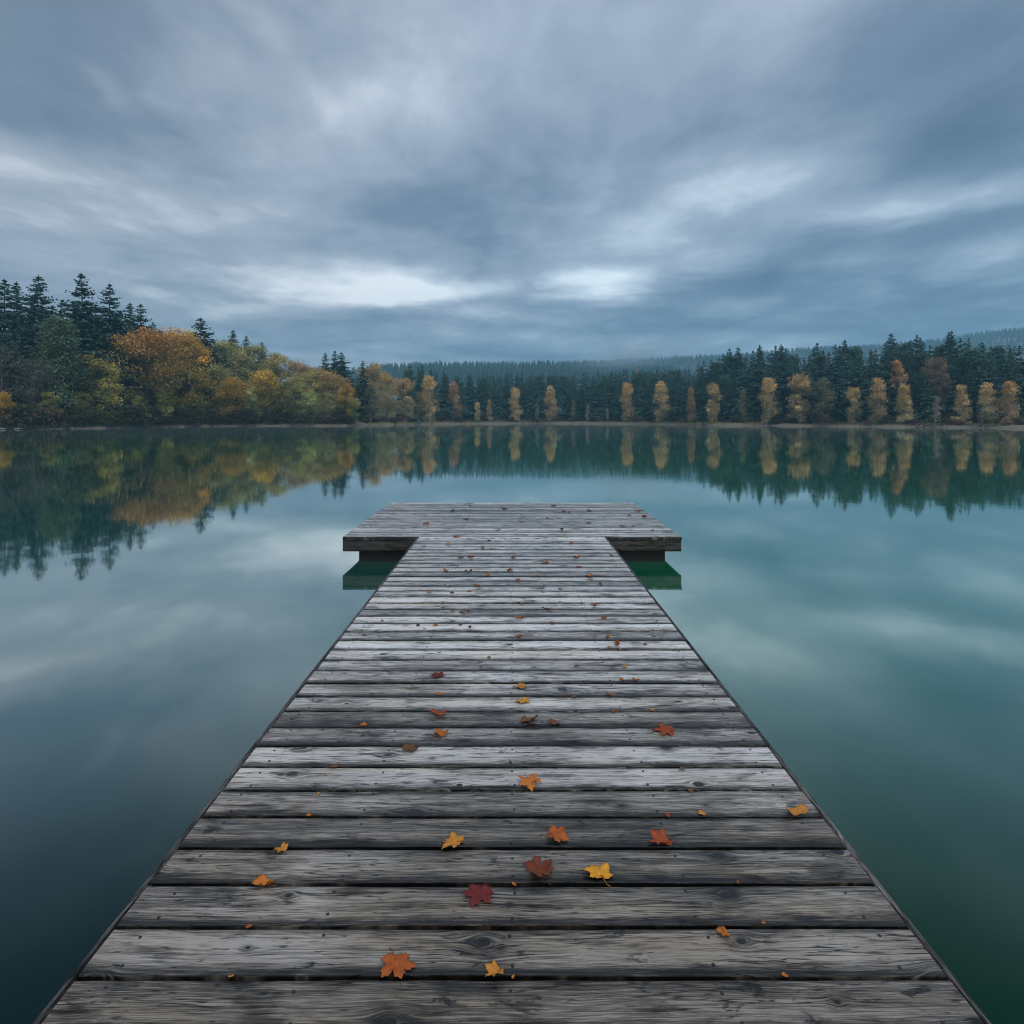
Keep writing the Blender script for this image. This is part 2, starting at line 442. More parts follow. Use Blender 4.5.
N = 96
wv = [(0, 0, 0)] + [(1500 * math.cos(2 * math.pi * i / N), 1500 * math.sin(2 * math.pi * i / N), 0) for i in range(N)]
tag(obj('lake_water', mesh_np('lake_water', wv, tris=[(0, 1 + i, 1 + (i + 1) % N) for i in range(N)], mats=[M['water']])),
    'still green lake water mirroring the cloudy sky', 'lake', kind='structure')

# ------------------------------------------------------------------ trees
def rv(rng, n): 
    a = rng.normal(size=(n, 3)); return a / np.linalg.norm(a, axis=1)[:, None]

def spruce_meshes(seed, H=20.0, width=.19, whorls=34, nb=7, sprays=8, bare=.07, c0=(.012, .038, .028), c1=(.034, .080, .056), skew=.0):
    rng = np.random.default_rng(seed)
    tb = MB()
    pts = [(0.06 * math.sin(i * .9 + seed), .06 * math.cos(i * 1.3), H * i / 9) for i in range(10)]
    tb.tube(pts, [H * .013 * (1 - i / 9) + .02 for i in range(10)], 7)
    trunk = tb.build('spruce_trunk', [M['bark']], smooth=True)
    V = []; C = []
    for w in range(whorls):
        t = (w + rng.uniform(-.3, .3)) / (whorls - 1)
        t = min(max(t, .0), 1) * (1 - bare)
        z0 = H * (1 - t) - .15
        Rm = H * width * (t ** .80 + .006) * 1.12 * rng.uniform(.78, 1.12)
        off = rng.uniform(0, 6.28)
        n = max(5, int(nb * (.6 + .6 * t) + .5))
        for k in range(n):
            az = off + 6.283 * (k + rng.uniform(-.3, .3)) / n
            L = Rm * rng.uniform(.62, 1.22)
            if rng.random() < .06: L *= .4
            d = np.array([math.cos(az), math.sin(az), 0]); s_ = np.array([-d[1], d[0], 0])
            zj = z0 + rng.normal(0, .026 * H) * min(1, t * 5)
            up = .35 * (1 - t) - .22 * t + rng.normal(0, .06); dr = .18 + .25 * t
            tone = rng.uniform(0, 1)
            ns = max(3, int(sprays * (.45 + .75 * t)))
            for i in range(ns + 1):
                s = .12 + .88 * i / ns
                p = d * L * s + np.array([0, 0, zj + L * (up * s - dr * s * s + .14 * s ** 4)])
                sides = (-1, 1) if i < ns else (0,)
                for sd in sides:
                    l = max(.25, .42 * L * (1.05 - .75 * s)) * rng.uniform(.7, 1.25)
                    if sd == 0: l = max(.3, .16 * L)
                    dd = d * .75 + s_ * sd * .75 + np.array([0, 0, -.34 + rng.normal(0, .22)])
                    dd /= np.linalg.norm(dd)
                    wd = l * rng.uniform(.26, .42) + .04
                    nrm = np.array([0, 0, 1.0]) + rng.normal(0, 1.0, 3)
                    sx = np.cross(dd, nrm); sx /= np.linalg.norm(sx)
                    sag = np.array([0, 0, -.12 * l])
                    V.append([p, p + dd * l * .45 + sx * wd, p + dd * l + sag, p + dd * l * .5 - sx * wd])
                    cc = np.array(c0) + (np.array(c1) - np.array(c0)) * min(1, max(0, tone * .6 + .5 * s * rng.uniform(0, 1)))
                    C.append([cc] * 4)
    # leader
    V.append([(0, .0, H - .9), (.12, 0, H - .4), (0, 0, H + .25), (-.12, 0, H - .4)]); C.append([c0] * 4)
    V.append([(0, .0, H - .9), (0, .12, H - .4), (0, 0, H + .25), (0, -.12, H - .4)]); C.append([c0] * 4)
    V = np.array(V).reshape(-1, 3); C = np.array(C).reshape(-1, 3)
    crown = mesh_np('spruce_crown', V, np.arange(len(V)).reshape(-1, 4), mats=[M['needles']], col=C)
    return trunk, crown, H

def broadleaf_meshes(seed, H=10.0, W=5.0, base=.2, shape='round', clumps=60, leaves=80, lsz=.20, ctop=(.3, .15, .03), cbot=(.09, .10, .03), bark='bark', sparse=0.0, spread=.9, mixp=1.0):
    """trunk, limbs, and leaf clumps hung on the limbs; the colour turns from cbot to ctop up the crown"""
    rng = np.random.default_rng(seed)
    z0 = H * base; rx = W / 2
    def prof(t):   # crown radius from foot (0) to tip (1)
        if shape == 'column': return rx * (.55 + .45 * math.sin(math.pi * min(1, t * 1.15 + .12))) * (1 - max(0, t - .72) / .28 * .75) 
        if shape == 'cone': return rx * (1.02 - t) ** .95
        if shape == 'bush': return rx * math.sqrt(max(0.05, 1 - (t * .98) ** 2))
        return rx * math.sqrt(max(.04, 1 - ((t - .45) / .58) ** 2))
    cen = []
    for i in range(clumps):
        t = rng.random() ** .9
        r = prof(t) * (rng.random() ** .45) * rng.uniform(.62, 1.18)
        a = rng.uniform(0, 6.283)
        cen.append((r * math.cos(a), r * math.sin(a), z0 + (H - z0) * t * .97, t))
    tb = MB()
    lean = rng.normal(0, .02 * H, 2)
    tp = lambda f: np.array([lean[0] * f * f + .03 * H * .3 * math.sin(f * 5 + seed), lean[1] * f * f, H * .93 * f])
    tr = max(.05, H * .014)
    tb.tube([tp(f) for f in np.linspace(0, 1, 9)], [tr * (1 - .9 * f) for f in np.linspace(0, 1, 9)], 7)
    for c in cen[:26]:
        f = max(base * .6, min(.9, (c[2] / H) - rng.uniform(.10, .28)))
        a = tp(f); b = np.array(c[:3]); mid = (a + b) / 2 + np.array([0, 0, .05 * H * rng.random()])
        tb.tube([a, mid, b], [tr * .42 * (1 - f * .6), tr * .25, tr * .06], 5)
    trunk = tb.build('trunk', [M[bark]], smooth=True)
    V = []; C = []
    for (x, y, z, t) in cen:
        n = int(leaves * rng.uniform(.5, 1.4) * (1 - sparse * (1 - t)))
        cr = spread * W * .13 * rng.uniform(.7, 1.3) if shape != 'column' else spread * W * .19 * rng.uniform(.7, 1.3)
        pp = np.clip(rng.normal(0, 1, (n, 3)), -1.7, 1.7) * np.array([cr, cr, cr * .62]) + np.array([x, y, z])
        pp[:, 2] = np.maximum(pp[:, 2], .1)
        hue = rng.normal(0, .22); lum = math.exp(rng.normal(0, .22))
        nr = rv(rng, n) + np.array([0, 0, .8]); nr /= np.linalg.norm(nr, axis=1)[:, None]
        ax = np.cross(nr, rv(rng, n)); ax /= np.linalg.norm(ax, axis=1)[:, None]; ay = np.cross(nr, ax)
        sz = lsz * rng.uniform(.55, 1.25, n)[:, None]
        quad = np.stack([pp - ax * sz, pp - ay * sz * .62, pp + ax * sz, pp + ay * sz * .62], 1)
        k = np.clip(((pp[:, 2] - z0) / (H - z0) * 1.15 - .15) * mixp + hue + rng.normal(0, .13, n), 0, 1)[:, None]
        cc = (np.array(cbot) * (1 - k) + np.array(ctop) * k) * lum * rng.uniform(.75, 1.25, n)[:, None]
        V.append(quad.reshape(-1, 3)); C.append(np.repeat(cc, 4, 0))
    V = np.concatenate(V); C = np.concatenate(C)
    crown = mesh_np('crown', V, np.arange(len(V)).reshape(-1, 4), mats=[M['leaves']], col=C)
    return trunk, crown, H

def plant_tree(name, protos, px, Z, h, label, cat, group, rng, wide=1.0, sink=.1):
    trunk, crown, H = protos
    x, y = at(px, Z)
    gz = float(ground_z(px, Z))
    s = h / H
    e = empty(name, (x, y, gz - sink), rng.uniform(0, 6.28), s)
    e.scale = (s * wide, s * wide, s)
    tl = min(.035, .16 / h); e.rotation_euler[0] = rng.normal(0, tl); e.rotation_euler[1] = rng.normal(0, tl)
    tag(e, label, cat, group)
    obj('trunk', trunk, e); obj('crown', crown, e)
    return e
def height_for(px, py, Z): return CAMZ + (HY - py) * Z / F - float(ground_z(px, Z)) + .1

SPR = [spruce_meshes(11, width=.27, whorls=44, nb=9), spruce_meshes(12, width=.235, whorls=42, nb=9), spruce_meshes(13, width=.30, nb=10, whorls=42), spruce_meshes(14, width=.22, whorls=40, nb=9), spruce_meshes(15, width=.27, bare=.2, whorls=36, nb=9)]
WC = dict(c0=(.014, .046, .036), c1=(.046, .110, .102))
WALL = [spruce_meshes(21, width=.25, whorls=32, nb=9, sprays=6, **WC), spruce_meshes(22, width=.28, whorls=30, nb=9, sprays=6, **WC),
        spruce_meshes(23, width=.23, whorls=34, nb=8, sprays=6, c0=(.016, .050, .040), c1=(.050, .112, .104)),
        spruce_meshes(24, width=.30, whorls=28, nb=10, sprays=6, bare=.14, c0=(.014, .044, .034), c1=(.044, .104, .094)),
        spruce_meshes(25, width=.27, whorls=28, nb=10, sprays=6, bare=.10, c0=(.022, .056, .036), c1=(.056, .116, .094))]
rng = np.random.default_rng(77)
random.seed(5)

# --- tall spruces along the left skyline
LS = 'tall spruces on the left shore'
left_spruces = [
    (2, 279, 22, 1, 'dark spruce with its narrow tip cut by the left picture edge'),
    (17, 282, 26, 3, 'slim spruce between the edge spruce and the broad triple-tiered one'),
    (39, 276, 20, 2, 'broad tiered spruce above the pale green pine on the left shore'),
    (83, 274, 18, 0, 'tallest spruce on the left shore, widely tiered against the sky'),
    (109, 284, 16, 1, 'tall spruce just right of the tallest one on the left shore'),
    (130, 303, 24, 3, 'thin half-hidden spruce tip at the left of a pair above the orange maple'),
    (140, 304, 20, 0, 'spruce leaning over the orange maple, right one of a pair'),
    (152, 322, 26, 1, 'short spruce stepping down behind the orange maple'),
    (200, 318, 17, 2, 'wide dark spruce standing between the orange maple and the olive hillside'),
    (187, 333, 26, 3, 'small spruce tip poking out left of the wide dark spruce'),
    (232, 330, 36, 2, 'lone small pine rising from the ridge of the olive hillside'),
    (246, 336, 38, 4, 'bushy conifer second along the ridge of the olive hillside'),
    (262, 342, 36, 0, 'low dark conifer third along the ridge of the olive hillside'),
    (326, 353, 22, 1, 'left spruce of the three close together behind the red-brown maple'),
    (335, 351, 24, 4, 'middle spruce of the three close together behind the red-brown maple'),
    (341, 352, 20, 2, 'right spruce of the three close together behind the red-brown maple'),
    (363, 361, 10, 3, 'single narrow dark spruce at the tip of the wooded point'),
    (62, 300, 34, 1, 'spruce in shade between the two broad tiered spruces'),
    (96, 304, 34, 3, 'dim spruce filling the gap between the tallest spruce and its neighbour'),
    (70, 330, 14, 0, 'lower spruce below the tallest spruce, beside the pale green pine'),
    (112, 332, 12, 2, 'dark low-branched spruce beside the yellow birch of the left shore'),
    (8, 330, 10, 2, 'dark spruce in shade behind the grey bare tree'),
    (28, 318, 14, 0, 'dark spruce behind the pale green pine on its left side'),
    (128, 338, 15, 1, 'shaded spruce behind the left flank of the orange maple'),
    (205, 348, 10, 3, 'slim spruce in front of the wide dark spruce'),
    (214, 352, 16, 0, 'spruce in shade at the foot of the olive hillside'),
    (52, 306, 30, 2, 'shaded spruce right behind the broad tiered spruce'), (120, 312, 30, 1, 'shaded spruce between the tall one and the pair above the maple'),
    (160, 330, 30, 2, 'low shaded spruce above the middle of the orange maples'), (176, 338, 28, 0, 'dark spruce filling the gap left of the wide dark spruce'),
    (48, 322, 12, 3, 'dark slim spruce against the left flank of the pale green pine'), (90, 326, 20, 1, 'dark spruce in the shade under the tallest spruce'),
    (-14, 290, 18, 0, 'spruce at the very left edge, mostly outside the frame')]
for px, ty, back, k, lab in left_spruces:
    Z = float(shore_z(px)) + back
    plant_tree('spruce_tree', SPR[k], px, Z, height_for(px, ty, Z), lab, 'spruce', LS, rng, wide=rng.uniform(1.15, 1.4) * (1.25 if px in (200, 205, 214) else 1))

for i in range(26):     # the left wood goes on beyond the picture edge
    px = -30 - i * 13 - rng.uniform(0, 8); Z = float(shore_z(px)) + rng.uniform(4, 24)
    plant_tree('spruce_tree', SPR[i % 5], px, Z, rng.uniform(15, 22), 'dark spruce of the left wood beyond the left picture edge', 'spruce', 'spruces beyond the left picture edge', rng, wide=rng.uniform(1.1, 1.4))

# --- autumn trees
OR = (.36, .165, .035); GO = (.36, .215, .045); YE = (.33, .24, .035); OL = (.105, .105, .040); GR = (.050, .070, .030); RU = (.26, .105, .050); BR = (.13, .105, .065); TAN = (.26, .185, .085)
P = {
 'wall_pine': broadleaf_meshes(42, 14, 6.4, .12, 'cone', 70, 120, .20, (.058, .122, .085), (.035, .08, .06), mixp=.8, spread=.75),
 'maple_a': broadleaf_meshes(31, 12, 10.5, .25, 'round', 52, 190, .16, (.54, .30, .055), (.19, .18, .055), spread=.68),
 'maple_b': broadleaf_meshes(32, 12, 8.0, .16, 'round', 50, 190, .155, (.60, .325, .055), (.25, .235, .06), spread=.70),
 'olive_a': broadleaf_meshes(33, 12, 9.0, .1, 'round', 62, 180, .17, (.33, .32, .11), (.12, .15, .065), spread=.70),
 'olive_b': broadleaf_meshes(34, 12, 8.0, .1, 'round', 58, 180, .17, (.33, .31, .125), (.125, .15, .07), spread=.70),
 'olive_c': broadleaf_meshes(40, 12, 8.5, .1, 'round', 58, 180, .17, (.42, .345, .10), (.15, .18, .07), spread=.70),
 'rust': broadleaf_meshes(35, 12, 9.0, .1, 'round', 58, 180, .16, (.47, .30, .10), (.21, .215, .085), spread=.70),
 'yellow': broadleaf_meshes(36, 8, 6.0, .12, 'round', 44, 150, .14, (.54, .335, .05), (.15, .16, .05), spread=.75),
 'birch': broadleaf_meshes(37, 9, 3.4, .12, 'column', 40, 110, .14, (.38, .29, .075), (.22, .215, .06), 'pale_bark', spread=.75),
 'green': broadleaf_meshes(38, 9, 6.0, .12, 'round', 46, 150, .15, (.25, .235, .06), (.085, .115, .05), spread=.75),
 'grey': broadleaf_meshes(39, 10, 5.0, .3, 'round', 45, 50, .13, (.12, .11, .10), (.085, .08, .07), 'bark'),
 'pine': broadleaf_meshes(41, 14, 8.5, .2, 'cone', 90, 140, .17, (.12, .17, .085), (.08, .12, .065), 'pale_bark', mixp=.8, spread=.66),
 'gold_a': broadleaf_meshes(51, 10, 4.2, .04, 'column', 64, 95, .15, (.58, .365, .15), (.36, .305, .175), 'pale_bark', spread=.84),
 'gold_b': broadleaf_meshes(52, 10, 3.9, .06, 'column', 62, 95, .15, (.55, .34, .15), (.34, .285, .17), 'pale_bark', spread=.84),
 'gold_c': broadleaf_meshes(53, 10, 5.2, .04, 'cone', 66, 95, .15, (.54, .34, .14), (.35, .30, .18), 'pale_bark', spread=.84),
 'gold_d': broadleaf_meshes(54, 10, 4.8, .05, 'round', 62, 95, .155, (.54, .36, .15), (.33, .285, .165), 'pale_bark', spread=.84),
 'dim': broadleaf_meshes(55, 10, 3.8, .10, 'column', 40, 100, .16, (.21, .205, .115), (.13, .14, .09), 'pale_bark', spread=.75),
 'bare': broadleaf_meshes(56, 7, 3.6, .1, 'cone', 40, 40, .13, (.28, .24, .19), (.28, .25, .19), 'pale_bark'),
 'redtop': broadleaf_meshes(57, 15, 8.0, .30, 'round', 48, 150, .18, (.25, .15, .10), (.10, .10, .085), spread=.72),
 'orangetop': broadleaf_meshes(58, 14, 4.6, .5, 'round', 34, 140, .17, (.54, .26, .11), (.24, .17, .11), spread=.75),
}
LA = 'autumn trees on the left shore'
left_trees = [  # px, top row, metres behind the shore, prototype, width factor, name, label
    (57, 318, 6, 'pine', 1.0, 'pine_tree', 'pale green broad pine with bare grey trunks below the spruces', 'pine'),
    (3, 345, 4, 'grey', 1.0, 'bare_tree', 'grey nearly bare tree at the left picture edge', 'tree'),
    (33, 358, 3, 'grey', .9, 'bare_tree', 'grey thin tree with pale trunk under the broad pine', 'tree'),
    (88, 354, 6, 'green', 1.0, 'maple_tree', 'yellow-green maple with an orange tip right of the broad pine', 'maple'),
    (111, 362, 3, 'birch', 1.0, 'birch_tree', 'yellow-green slender birch left of the orange maple', 'birch'),
    (142, 333, 8, 'maple_a', 1.0, 'maple_tree', 'widest orange maple with a domed crown, left half of the orange pair', 'maple'),
    (170, 333, 12, 'maple_a', .95, 'maple_tree', 'dull orange maple behind and between the two bright orange maples', 'maple'),
    (190, 341, 5, 'maple_b', .95, 'maple_tree', 'brightest orange maple on the left shore, beside the wide dark spruce', 'maple'),
    (163, 370, 2.5, 'birch', .9, 'birch_tree', 'brownish yellow small birch below the domed orange maple', 'birch'),
    (197, 384, 2.5, 'green', .7, 'birch_tree', 'small lime-yellow tree at the water below the brightest orange maple', 'tree'),
    (139, 396, 2, 'green', .8, 'maple_tree', 'small lime-green tree on the bank below the domed orange maple', 'tree'),
    (233, 378, 2.5, 'yellow', 1.0, 'maple_tree', 'golden yellow round tree at the waterline below the olive hillside', 'maple'),
    (225, 339, 24, 'olive_a', 1.1, 'oak_tree', 'olive broad tree at the top left of the wooded hillside', 'oak'),
    (252, 346, 22, 'olive_b', 1.1, 'oak_tree', 'grey-olive tree second from left on the wooded hillside top', 'oak'),
    (276, 354, 22, 'olive_c', 1.1, 'oak_tree', 'brownish olive tree in the middle of the hillside skyline', 'oak'),
    (300, 362, 20, 'rust', 1.05, 'oak_tree', 'rusty brown tree right of the middle on the hillside skyline', 'oak'),
    (318, 368, 14, 'olive_c', 1.0, 'oak_tree', 'brown-olive tree beside the red-brown maple on the hillside', 'oak'),
    (331, 372, 8, 'rust', 1.1, 'maple_tree', 'red-brown maple sloping down below the three close spruces', 'maple'),
    (347, 385, 3, 'maple_b', .8, 'maple_tree', 'bright orange-yellow tree at the right end of the hillside', 'maple'),
    (240, 356, 12, 'olive_b', 1.0, 'oak_tree', 'dark olive tree halfway down the hillside behind the golden yellow tree', 'oak'),
    (266, 370, 5, 'yellow', .95, 'maple_tree', 'tall golden tree on the hillside right of the round golden one', 'maple'),
    (296, 376, 5, 'olive_c', .9, 'maple_tree', 'ochre tipped tree low on the hillside right of the tall golden tree', 'maple'),
    (281, 384, 3, 'green', .9, 'oak_tree', 'dark green low tree between the tall golden and the ochre tipped tree', 'oak'),
    (312, 390, 3, 'olive_a', .8, 'oak_tree', 'low olive tree at the water between ochre and red-brown trees', 'oak'),
    (328, 394, 2.5, 'olive_b', .8, 'oak_tree', 'low grey-green tree at the water under the red-brown maple', 'oak'),
    (215, 362, 6, 'olive_a', .8, 'oak_tree', 'dark olive tree beside the slim spruce at the hillside foot', 'oak'),
    (252, 388, 3, 'olive_b', .8, 'oak_tree', 'low shaded tree right of the round golden tree', 'oak'),
    (374, 364, 26, 'rust', .8, 'maple_tree', 'rust-orange crown showing behind the single narrow spruce', 'maple'),
    (371, 384, 3, 'dim', 1.1, 'birch_tree', 'grey-green slender tree under the single narrow spruce', 'birch'),
    (387, 373, 10, 'rust', .7, 'maple_tree', 'pinkish brown maple on the point right of the single narrow spruce', 'maple'),
    (352, 396, 2, 'olive_a', .7, 'oak_tree', 'small olive tree at the grassy tip beside the orange-yellow tree', 'oak'),
    (50, 392, 2, 'green', .9, 'maple_tree', 'low yellow-green tree at the water under the broad pine', 'maple'),
    (3, 392, 1.5, 'yellow', .8, 'maple_tree', 'low golden tree at the water by the left picture edge', 'maple'),
    (84, 393, 2, 'green', .9, 'maple_tree', 'low lime tree at the water under the yellow-green maple', 'maple')]
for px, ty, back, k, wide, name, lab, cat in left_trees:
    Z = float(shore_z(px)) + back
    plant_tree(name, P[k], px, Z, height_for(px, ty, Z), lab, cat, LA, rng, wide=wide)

GG = 'golden trees along the far shore'
gold = [
    (405, 378, 4, 'gold_d', 1.1, 'birch_tree', 'orange-topped birch nearest the grassy point, first of the far row', 'birch'),
    (429, 376, 4, 'gold_a', 1.0, 'birch_tree', 'tall golden birch second from the grassy point', 'birch'),
    (454, 381, 4, 'gold_b', 1.0, 'birch_tree', 'narrow golden birch third from the grassy point', 'birch'),
    (477, 402, 3, 'gold_d', .8, 'birch_tree', 'smallest golden birch, left of two small ones together', 'birch'),
    (489, 400, 3, 'gold_c', .8, 'birch_tree', 'small golden birch, right of two small ones together', 'birch'),
    (515, 388, 3, 'gold_a', .95, 'birch_tree', 'golden birch straight behind the middle of the platform', 'birch'),
    (551, 385, 3, 'gold_b', 1.05, 'birch_tree', 'golden birch behind the right half of the platform', 'birch'),
    (537, 402, 3, 'dim', .7, 'birch_tree', 'dim leafless little tree between the two birches behind the platform', 'birch'),
    (573, 400, 4, 'dim', .8, 'birch_tree', 'small dull brown tree right of the birches behind the platform', 'birch'),
    (587, 404, 3, 'bare', .8, 'bare_tree', 'small grey bare tree in the wide gap of the golden row', 'tree'),
    (608, 408, 3, 'bare', .8, 'bare_tree', 'lowest grey bare tree just left of the bright birch beside the mist', 'tree'),
    (628, 383, 3, 'gold_a', 1.0, 'birch_tree', 'bright golden birch below the drifting mist patch', 'birch'),
    (662, 381, 3, 'gold_b', 1.2, 'birch_tree', 'golden birch right of the one below the mist patch', 'birch'),
    (691, 388, 3, 'gold_c', .8, 'birch_tree', 'shorter golden birch left of the yellow grass strip', 'birch'),
    (713, 383, 3, 'gold_d', .85, 'birch_tree', 'pale olive birch standing above the yellow grass strip', 'birch'),
    (743, 390, 3, 'dim', .9, 'birch_tree', 'brownish dull birch between the pale olive and the orange-tipped one', 'birch'),
    (769, 378, 3, 'gold_a', 1.05, 'birch_tree', 'orange-tipped birch with a visible pale stem right of the grass strip', 'birch'),
    (800, 374, 3.5, 'gold_d', 1.15, 'birch_tree', 'broad yellow-topped tree beside a dull green one of equal height', 'birch'),
    (823, 378, 3.5, 'dim', 1.35, 'birch_tree', 'dull green broad tree right of the broad yellow-topped one', 'birch'),
    (854, 387, 3, 'gold_d', 1.05, 'birch_tree', 'rounded tan tree left of the slim one with the orange top', 'birch'),
    (879, 377, 3, 'gold_b', 1.05, 'birch_tree', 'slim orange-topped birch left of the pyramid shaped tree', 'birch'),
    (897, 360, 7, 'orangetop', .85, 'maple_tree', 'orange round crown high among dark conifers on the right', 'maple'),
    (903, 385, 3, 'gold_c', 1.2, 'birch_tree', 'pyramid shaped tan tree below the high orange crown', 'birch'),
    (937, 358, 7, 'redtop', .8, 'maple_tree', 'wide reddish maple high among dark conifers on the right', 'maple'),
    (935, 396, 2.5, 'bare', 1.0, 'bare_tree', 'pale bare shrub-like tree below the wide reddish maple', 'tree'),
    (961, 386, 3, 'gold_c', 1.15, 'birch_tree', 'tan tree with an orange tip, third from the right edge', 'birch'),
    (987, 382, 3, 'gold_b', 1.15, 'birch_tree', 'narrow brownish birch second from the right edge', 'birch'),
    (1009, 382, 3, 'gold_a', 1.05, 'birch_tree', 'brown-topped birch closest to the right picture edge', 'birch'),
    (419, 392, 5, 'dim', .9, 'birch_tree', 'dim small tree between the first two birches of the far row', 'birch')]
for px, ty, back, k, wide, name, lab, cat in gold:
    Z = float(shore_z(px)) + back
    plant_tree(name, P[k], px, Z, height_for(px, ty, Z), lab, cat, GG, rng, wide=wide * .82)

# --- the conifer wall behind the golden row
SKY = [(380, 374), (400, 366), (419, 361), (436, 364), (450, 371), (480, 371), (520, 370), (560, 370.5), (600, 370), (640, 367), (690, 366), (710, 357), (730, 349), (760, 345.5), (780, 344), (800, 351),
       (816, 343.5), (845, 340), (870, 343), (893, 334), (906, 341), (918, 336), (935, 342), (953, 331.5), (985, 339), (1024, 342), (1100, 338)]
KX = [k[0] for k in SKY]; KY = [k[1] for k in SKY]
zones = [(380, 'behind the orange-topped birch at the grassy point'), (440, 'behind the narrow birch third from the grassy point'), (470, 'behind the two small golden birches'),
         (502, 'behind the platform-centred golden birch'), (533, 'behind the birch right of the platform centre'), (565, 'behind the gap in the golden row'), (610, 'behind the birch below the mist patch'),
         (645, 'behind the birch right of the mist patch'), (678, 'behind the shorter birch left of the grass strip'), (705, 'behind the pale olive birch'), (740, 'behind the orange-tipped birch'),
         (785, 'behind the broad yellow-topped tree'), (815, 'behind the dull green broad tree'), (840, 'behind the rounded tan tree'), (868, 'behind the slim orange-topped birch'), (890, 'under the high orange crown'),
         (915, 'around the wide reddish maple'), (950, 'behind the tan tree third from the right edge'), (975, 'behind the narrow brownish birch'), (998, 'behind the brown-topped birch at the right edge'), (1030, 'past the right picture edge')]
rows = [(8, .66, .86, 'lower front-row'), (12, .80, .94, 'middle-row'), (17, .90, 1.0, 'tall'), (23, .86, 1.0, 'rear'), (30, .90, 1.0, 'rearmost skyline')]
count = 0
for back, lo, hi, word in rows:
    px = 402 + rng.uniform(0, 8)
    while px < (1062 if back < 12 or back > 20 else 1240):
        Z = float(shore_z(px)) + back + rng.uniform(-1.6, 1.6)
        ty = float(np.interp(px, KX, KY)) + rng.uniform(-.5, 2.5)
        h = height_for(px, ty, Z) * rng.uniform(lo, hi)
        if h > 3:
            zn = [z for z in zones if z[0] <= px][-1][1]
            plant_tree('conifer_tree', (WALL + WALL + [P['wall_pine'], WALL[0]])[int(rng.integers(0, 12))], px, Z, h, f'{word} dark blue-green conifer {zn}', 'conifer', f'{word} conifers {zn}', rng, wide=rng.uniform(.95, 1.35))
            count += 1
        px += (2.9 + rng.uniform(0, 1.2)) * F / Z
print('conifers in the wall:', count)
# skyline conifers that stand out
for px, ty, k, lab in [(730, 348.5, 0, 'pointed conifer at the left end of the raised skyline, above the brownish dull birch'), (738, 347, 2, 'twin conifer tip just right of the raised skyline end'),
                       (759, 345, 1, 'conifer breaking the skyline above the orange-tipped birch'), (780, 344, 3, 'conifer breaking the skyline left of the broad yellow-topped tree'),
                       (845, 340, 0, 'conifer breaking the skyline above the rounded tan tree'), (893, 333.5, 2, 'tallest conifer tip above the high orange crown'),
                       (918, 335, 1, 'conifer tip between the orange crown and the reddish maple'), (947, 332, 3, 'left of two conifer tips above the reddish maple'),
                       (953, 331, 0, 'right of two conifer tips above the reddish maple'), (816, 343, 4, 'conifer breaking the skyline above the dull green tree')]:
    Z = float(shore_z(px)) + 20
    plant_tree('conifer_tree', SPR[k], px, Z, height_for(px, ty, Z), lab, 'conifer', 'conifers breaking the right skyline', rng, wide=1.05)

# --- far wooded hills, each one mass of small trees
def far_forest(name, label, pts, Z0, depth, step, x0, x1, seed):
    rg = np.random.default_rng(seed)
    V = []; C = []
    for d in depth:
        px = x0
        while px < x1:
            Z = Z0 + d + rg.uniform(-6, 6)
            x, y = at(px, Z); g = float(ground_z(px, Z)); h = rg.uniform(9.5, 13); w = h * rg.uniform(.30, .42)
            base = np.array([x, y, g - .5])
            cc = np.array((.018, .054, .042)) * rg.uniform(.7, 1.5)
            if rg.random() < .03: cc = np.array((.12, .08, .04))
            for wv_ in range(9):
                t = (wv_ + .5) / 9
                off = rg.uniform(0, 6.28)
                for k in range(6):
                    a = off + k * 1.047 + rg.uniform(-.3, .3)
                    L = w * (t ** .8 + .06) * rg.uniform(.7, 1.25)
                    dd = np.array([math.cos(a), math.sin(a), 0]); ss = np.array([-dd[1], dd[0], 0])
                    p = base + np.array([0, 0, h * (1 - t * .95)])
                    hw = L * .42 + .12
                    V += [p + np.array([0, 0, h * .09]), p + dd * L * .6 + ss * hw - np.array([0, 0, L * .25]), p + dd * L - np.array([0, 0, L * .6]), p + dd * L * .6 - ss * hw - np.array([0, 0, L * .25])]
                    C += [cc * rg.uniform(.85, 1.2)] * 4
            px += step * rg.uniform(.6, 1.4)
    V = np.array(V); C = np.array(C)
    o = obj(name, mesh_np(name, V, np.arange(len(V)).reshape(-1, 4), mats=[M['needles']], col=C))
    tag(o, label, 'forest', kind='stuff')
far_forest('distant_forest', 'far blue wooded ridge behind the centre of the lake', RA, ZA, [-150, -120, -96, -76, -58, -42, -28, -16, -6, 4], 4.6, 235, 720, 91)
far_forest('hillside_forest', 'far wooded hill rising to the right behind the conifers', RB, ZB, [-200, -165, -135, -108, -84, -62, -44, -28, -14, -4, 6], 4.8, 560, 1110, 92)

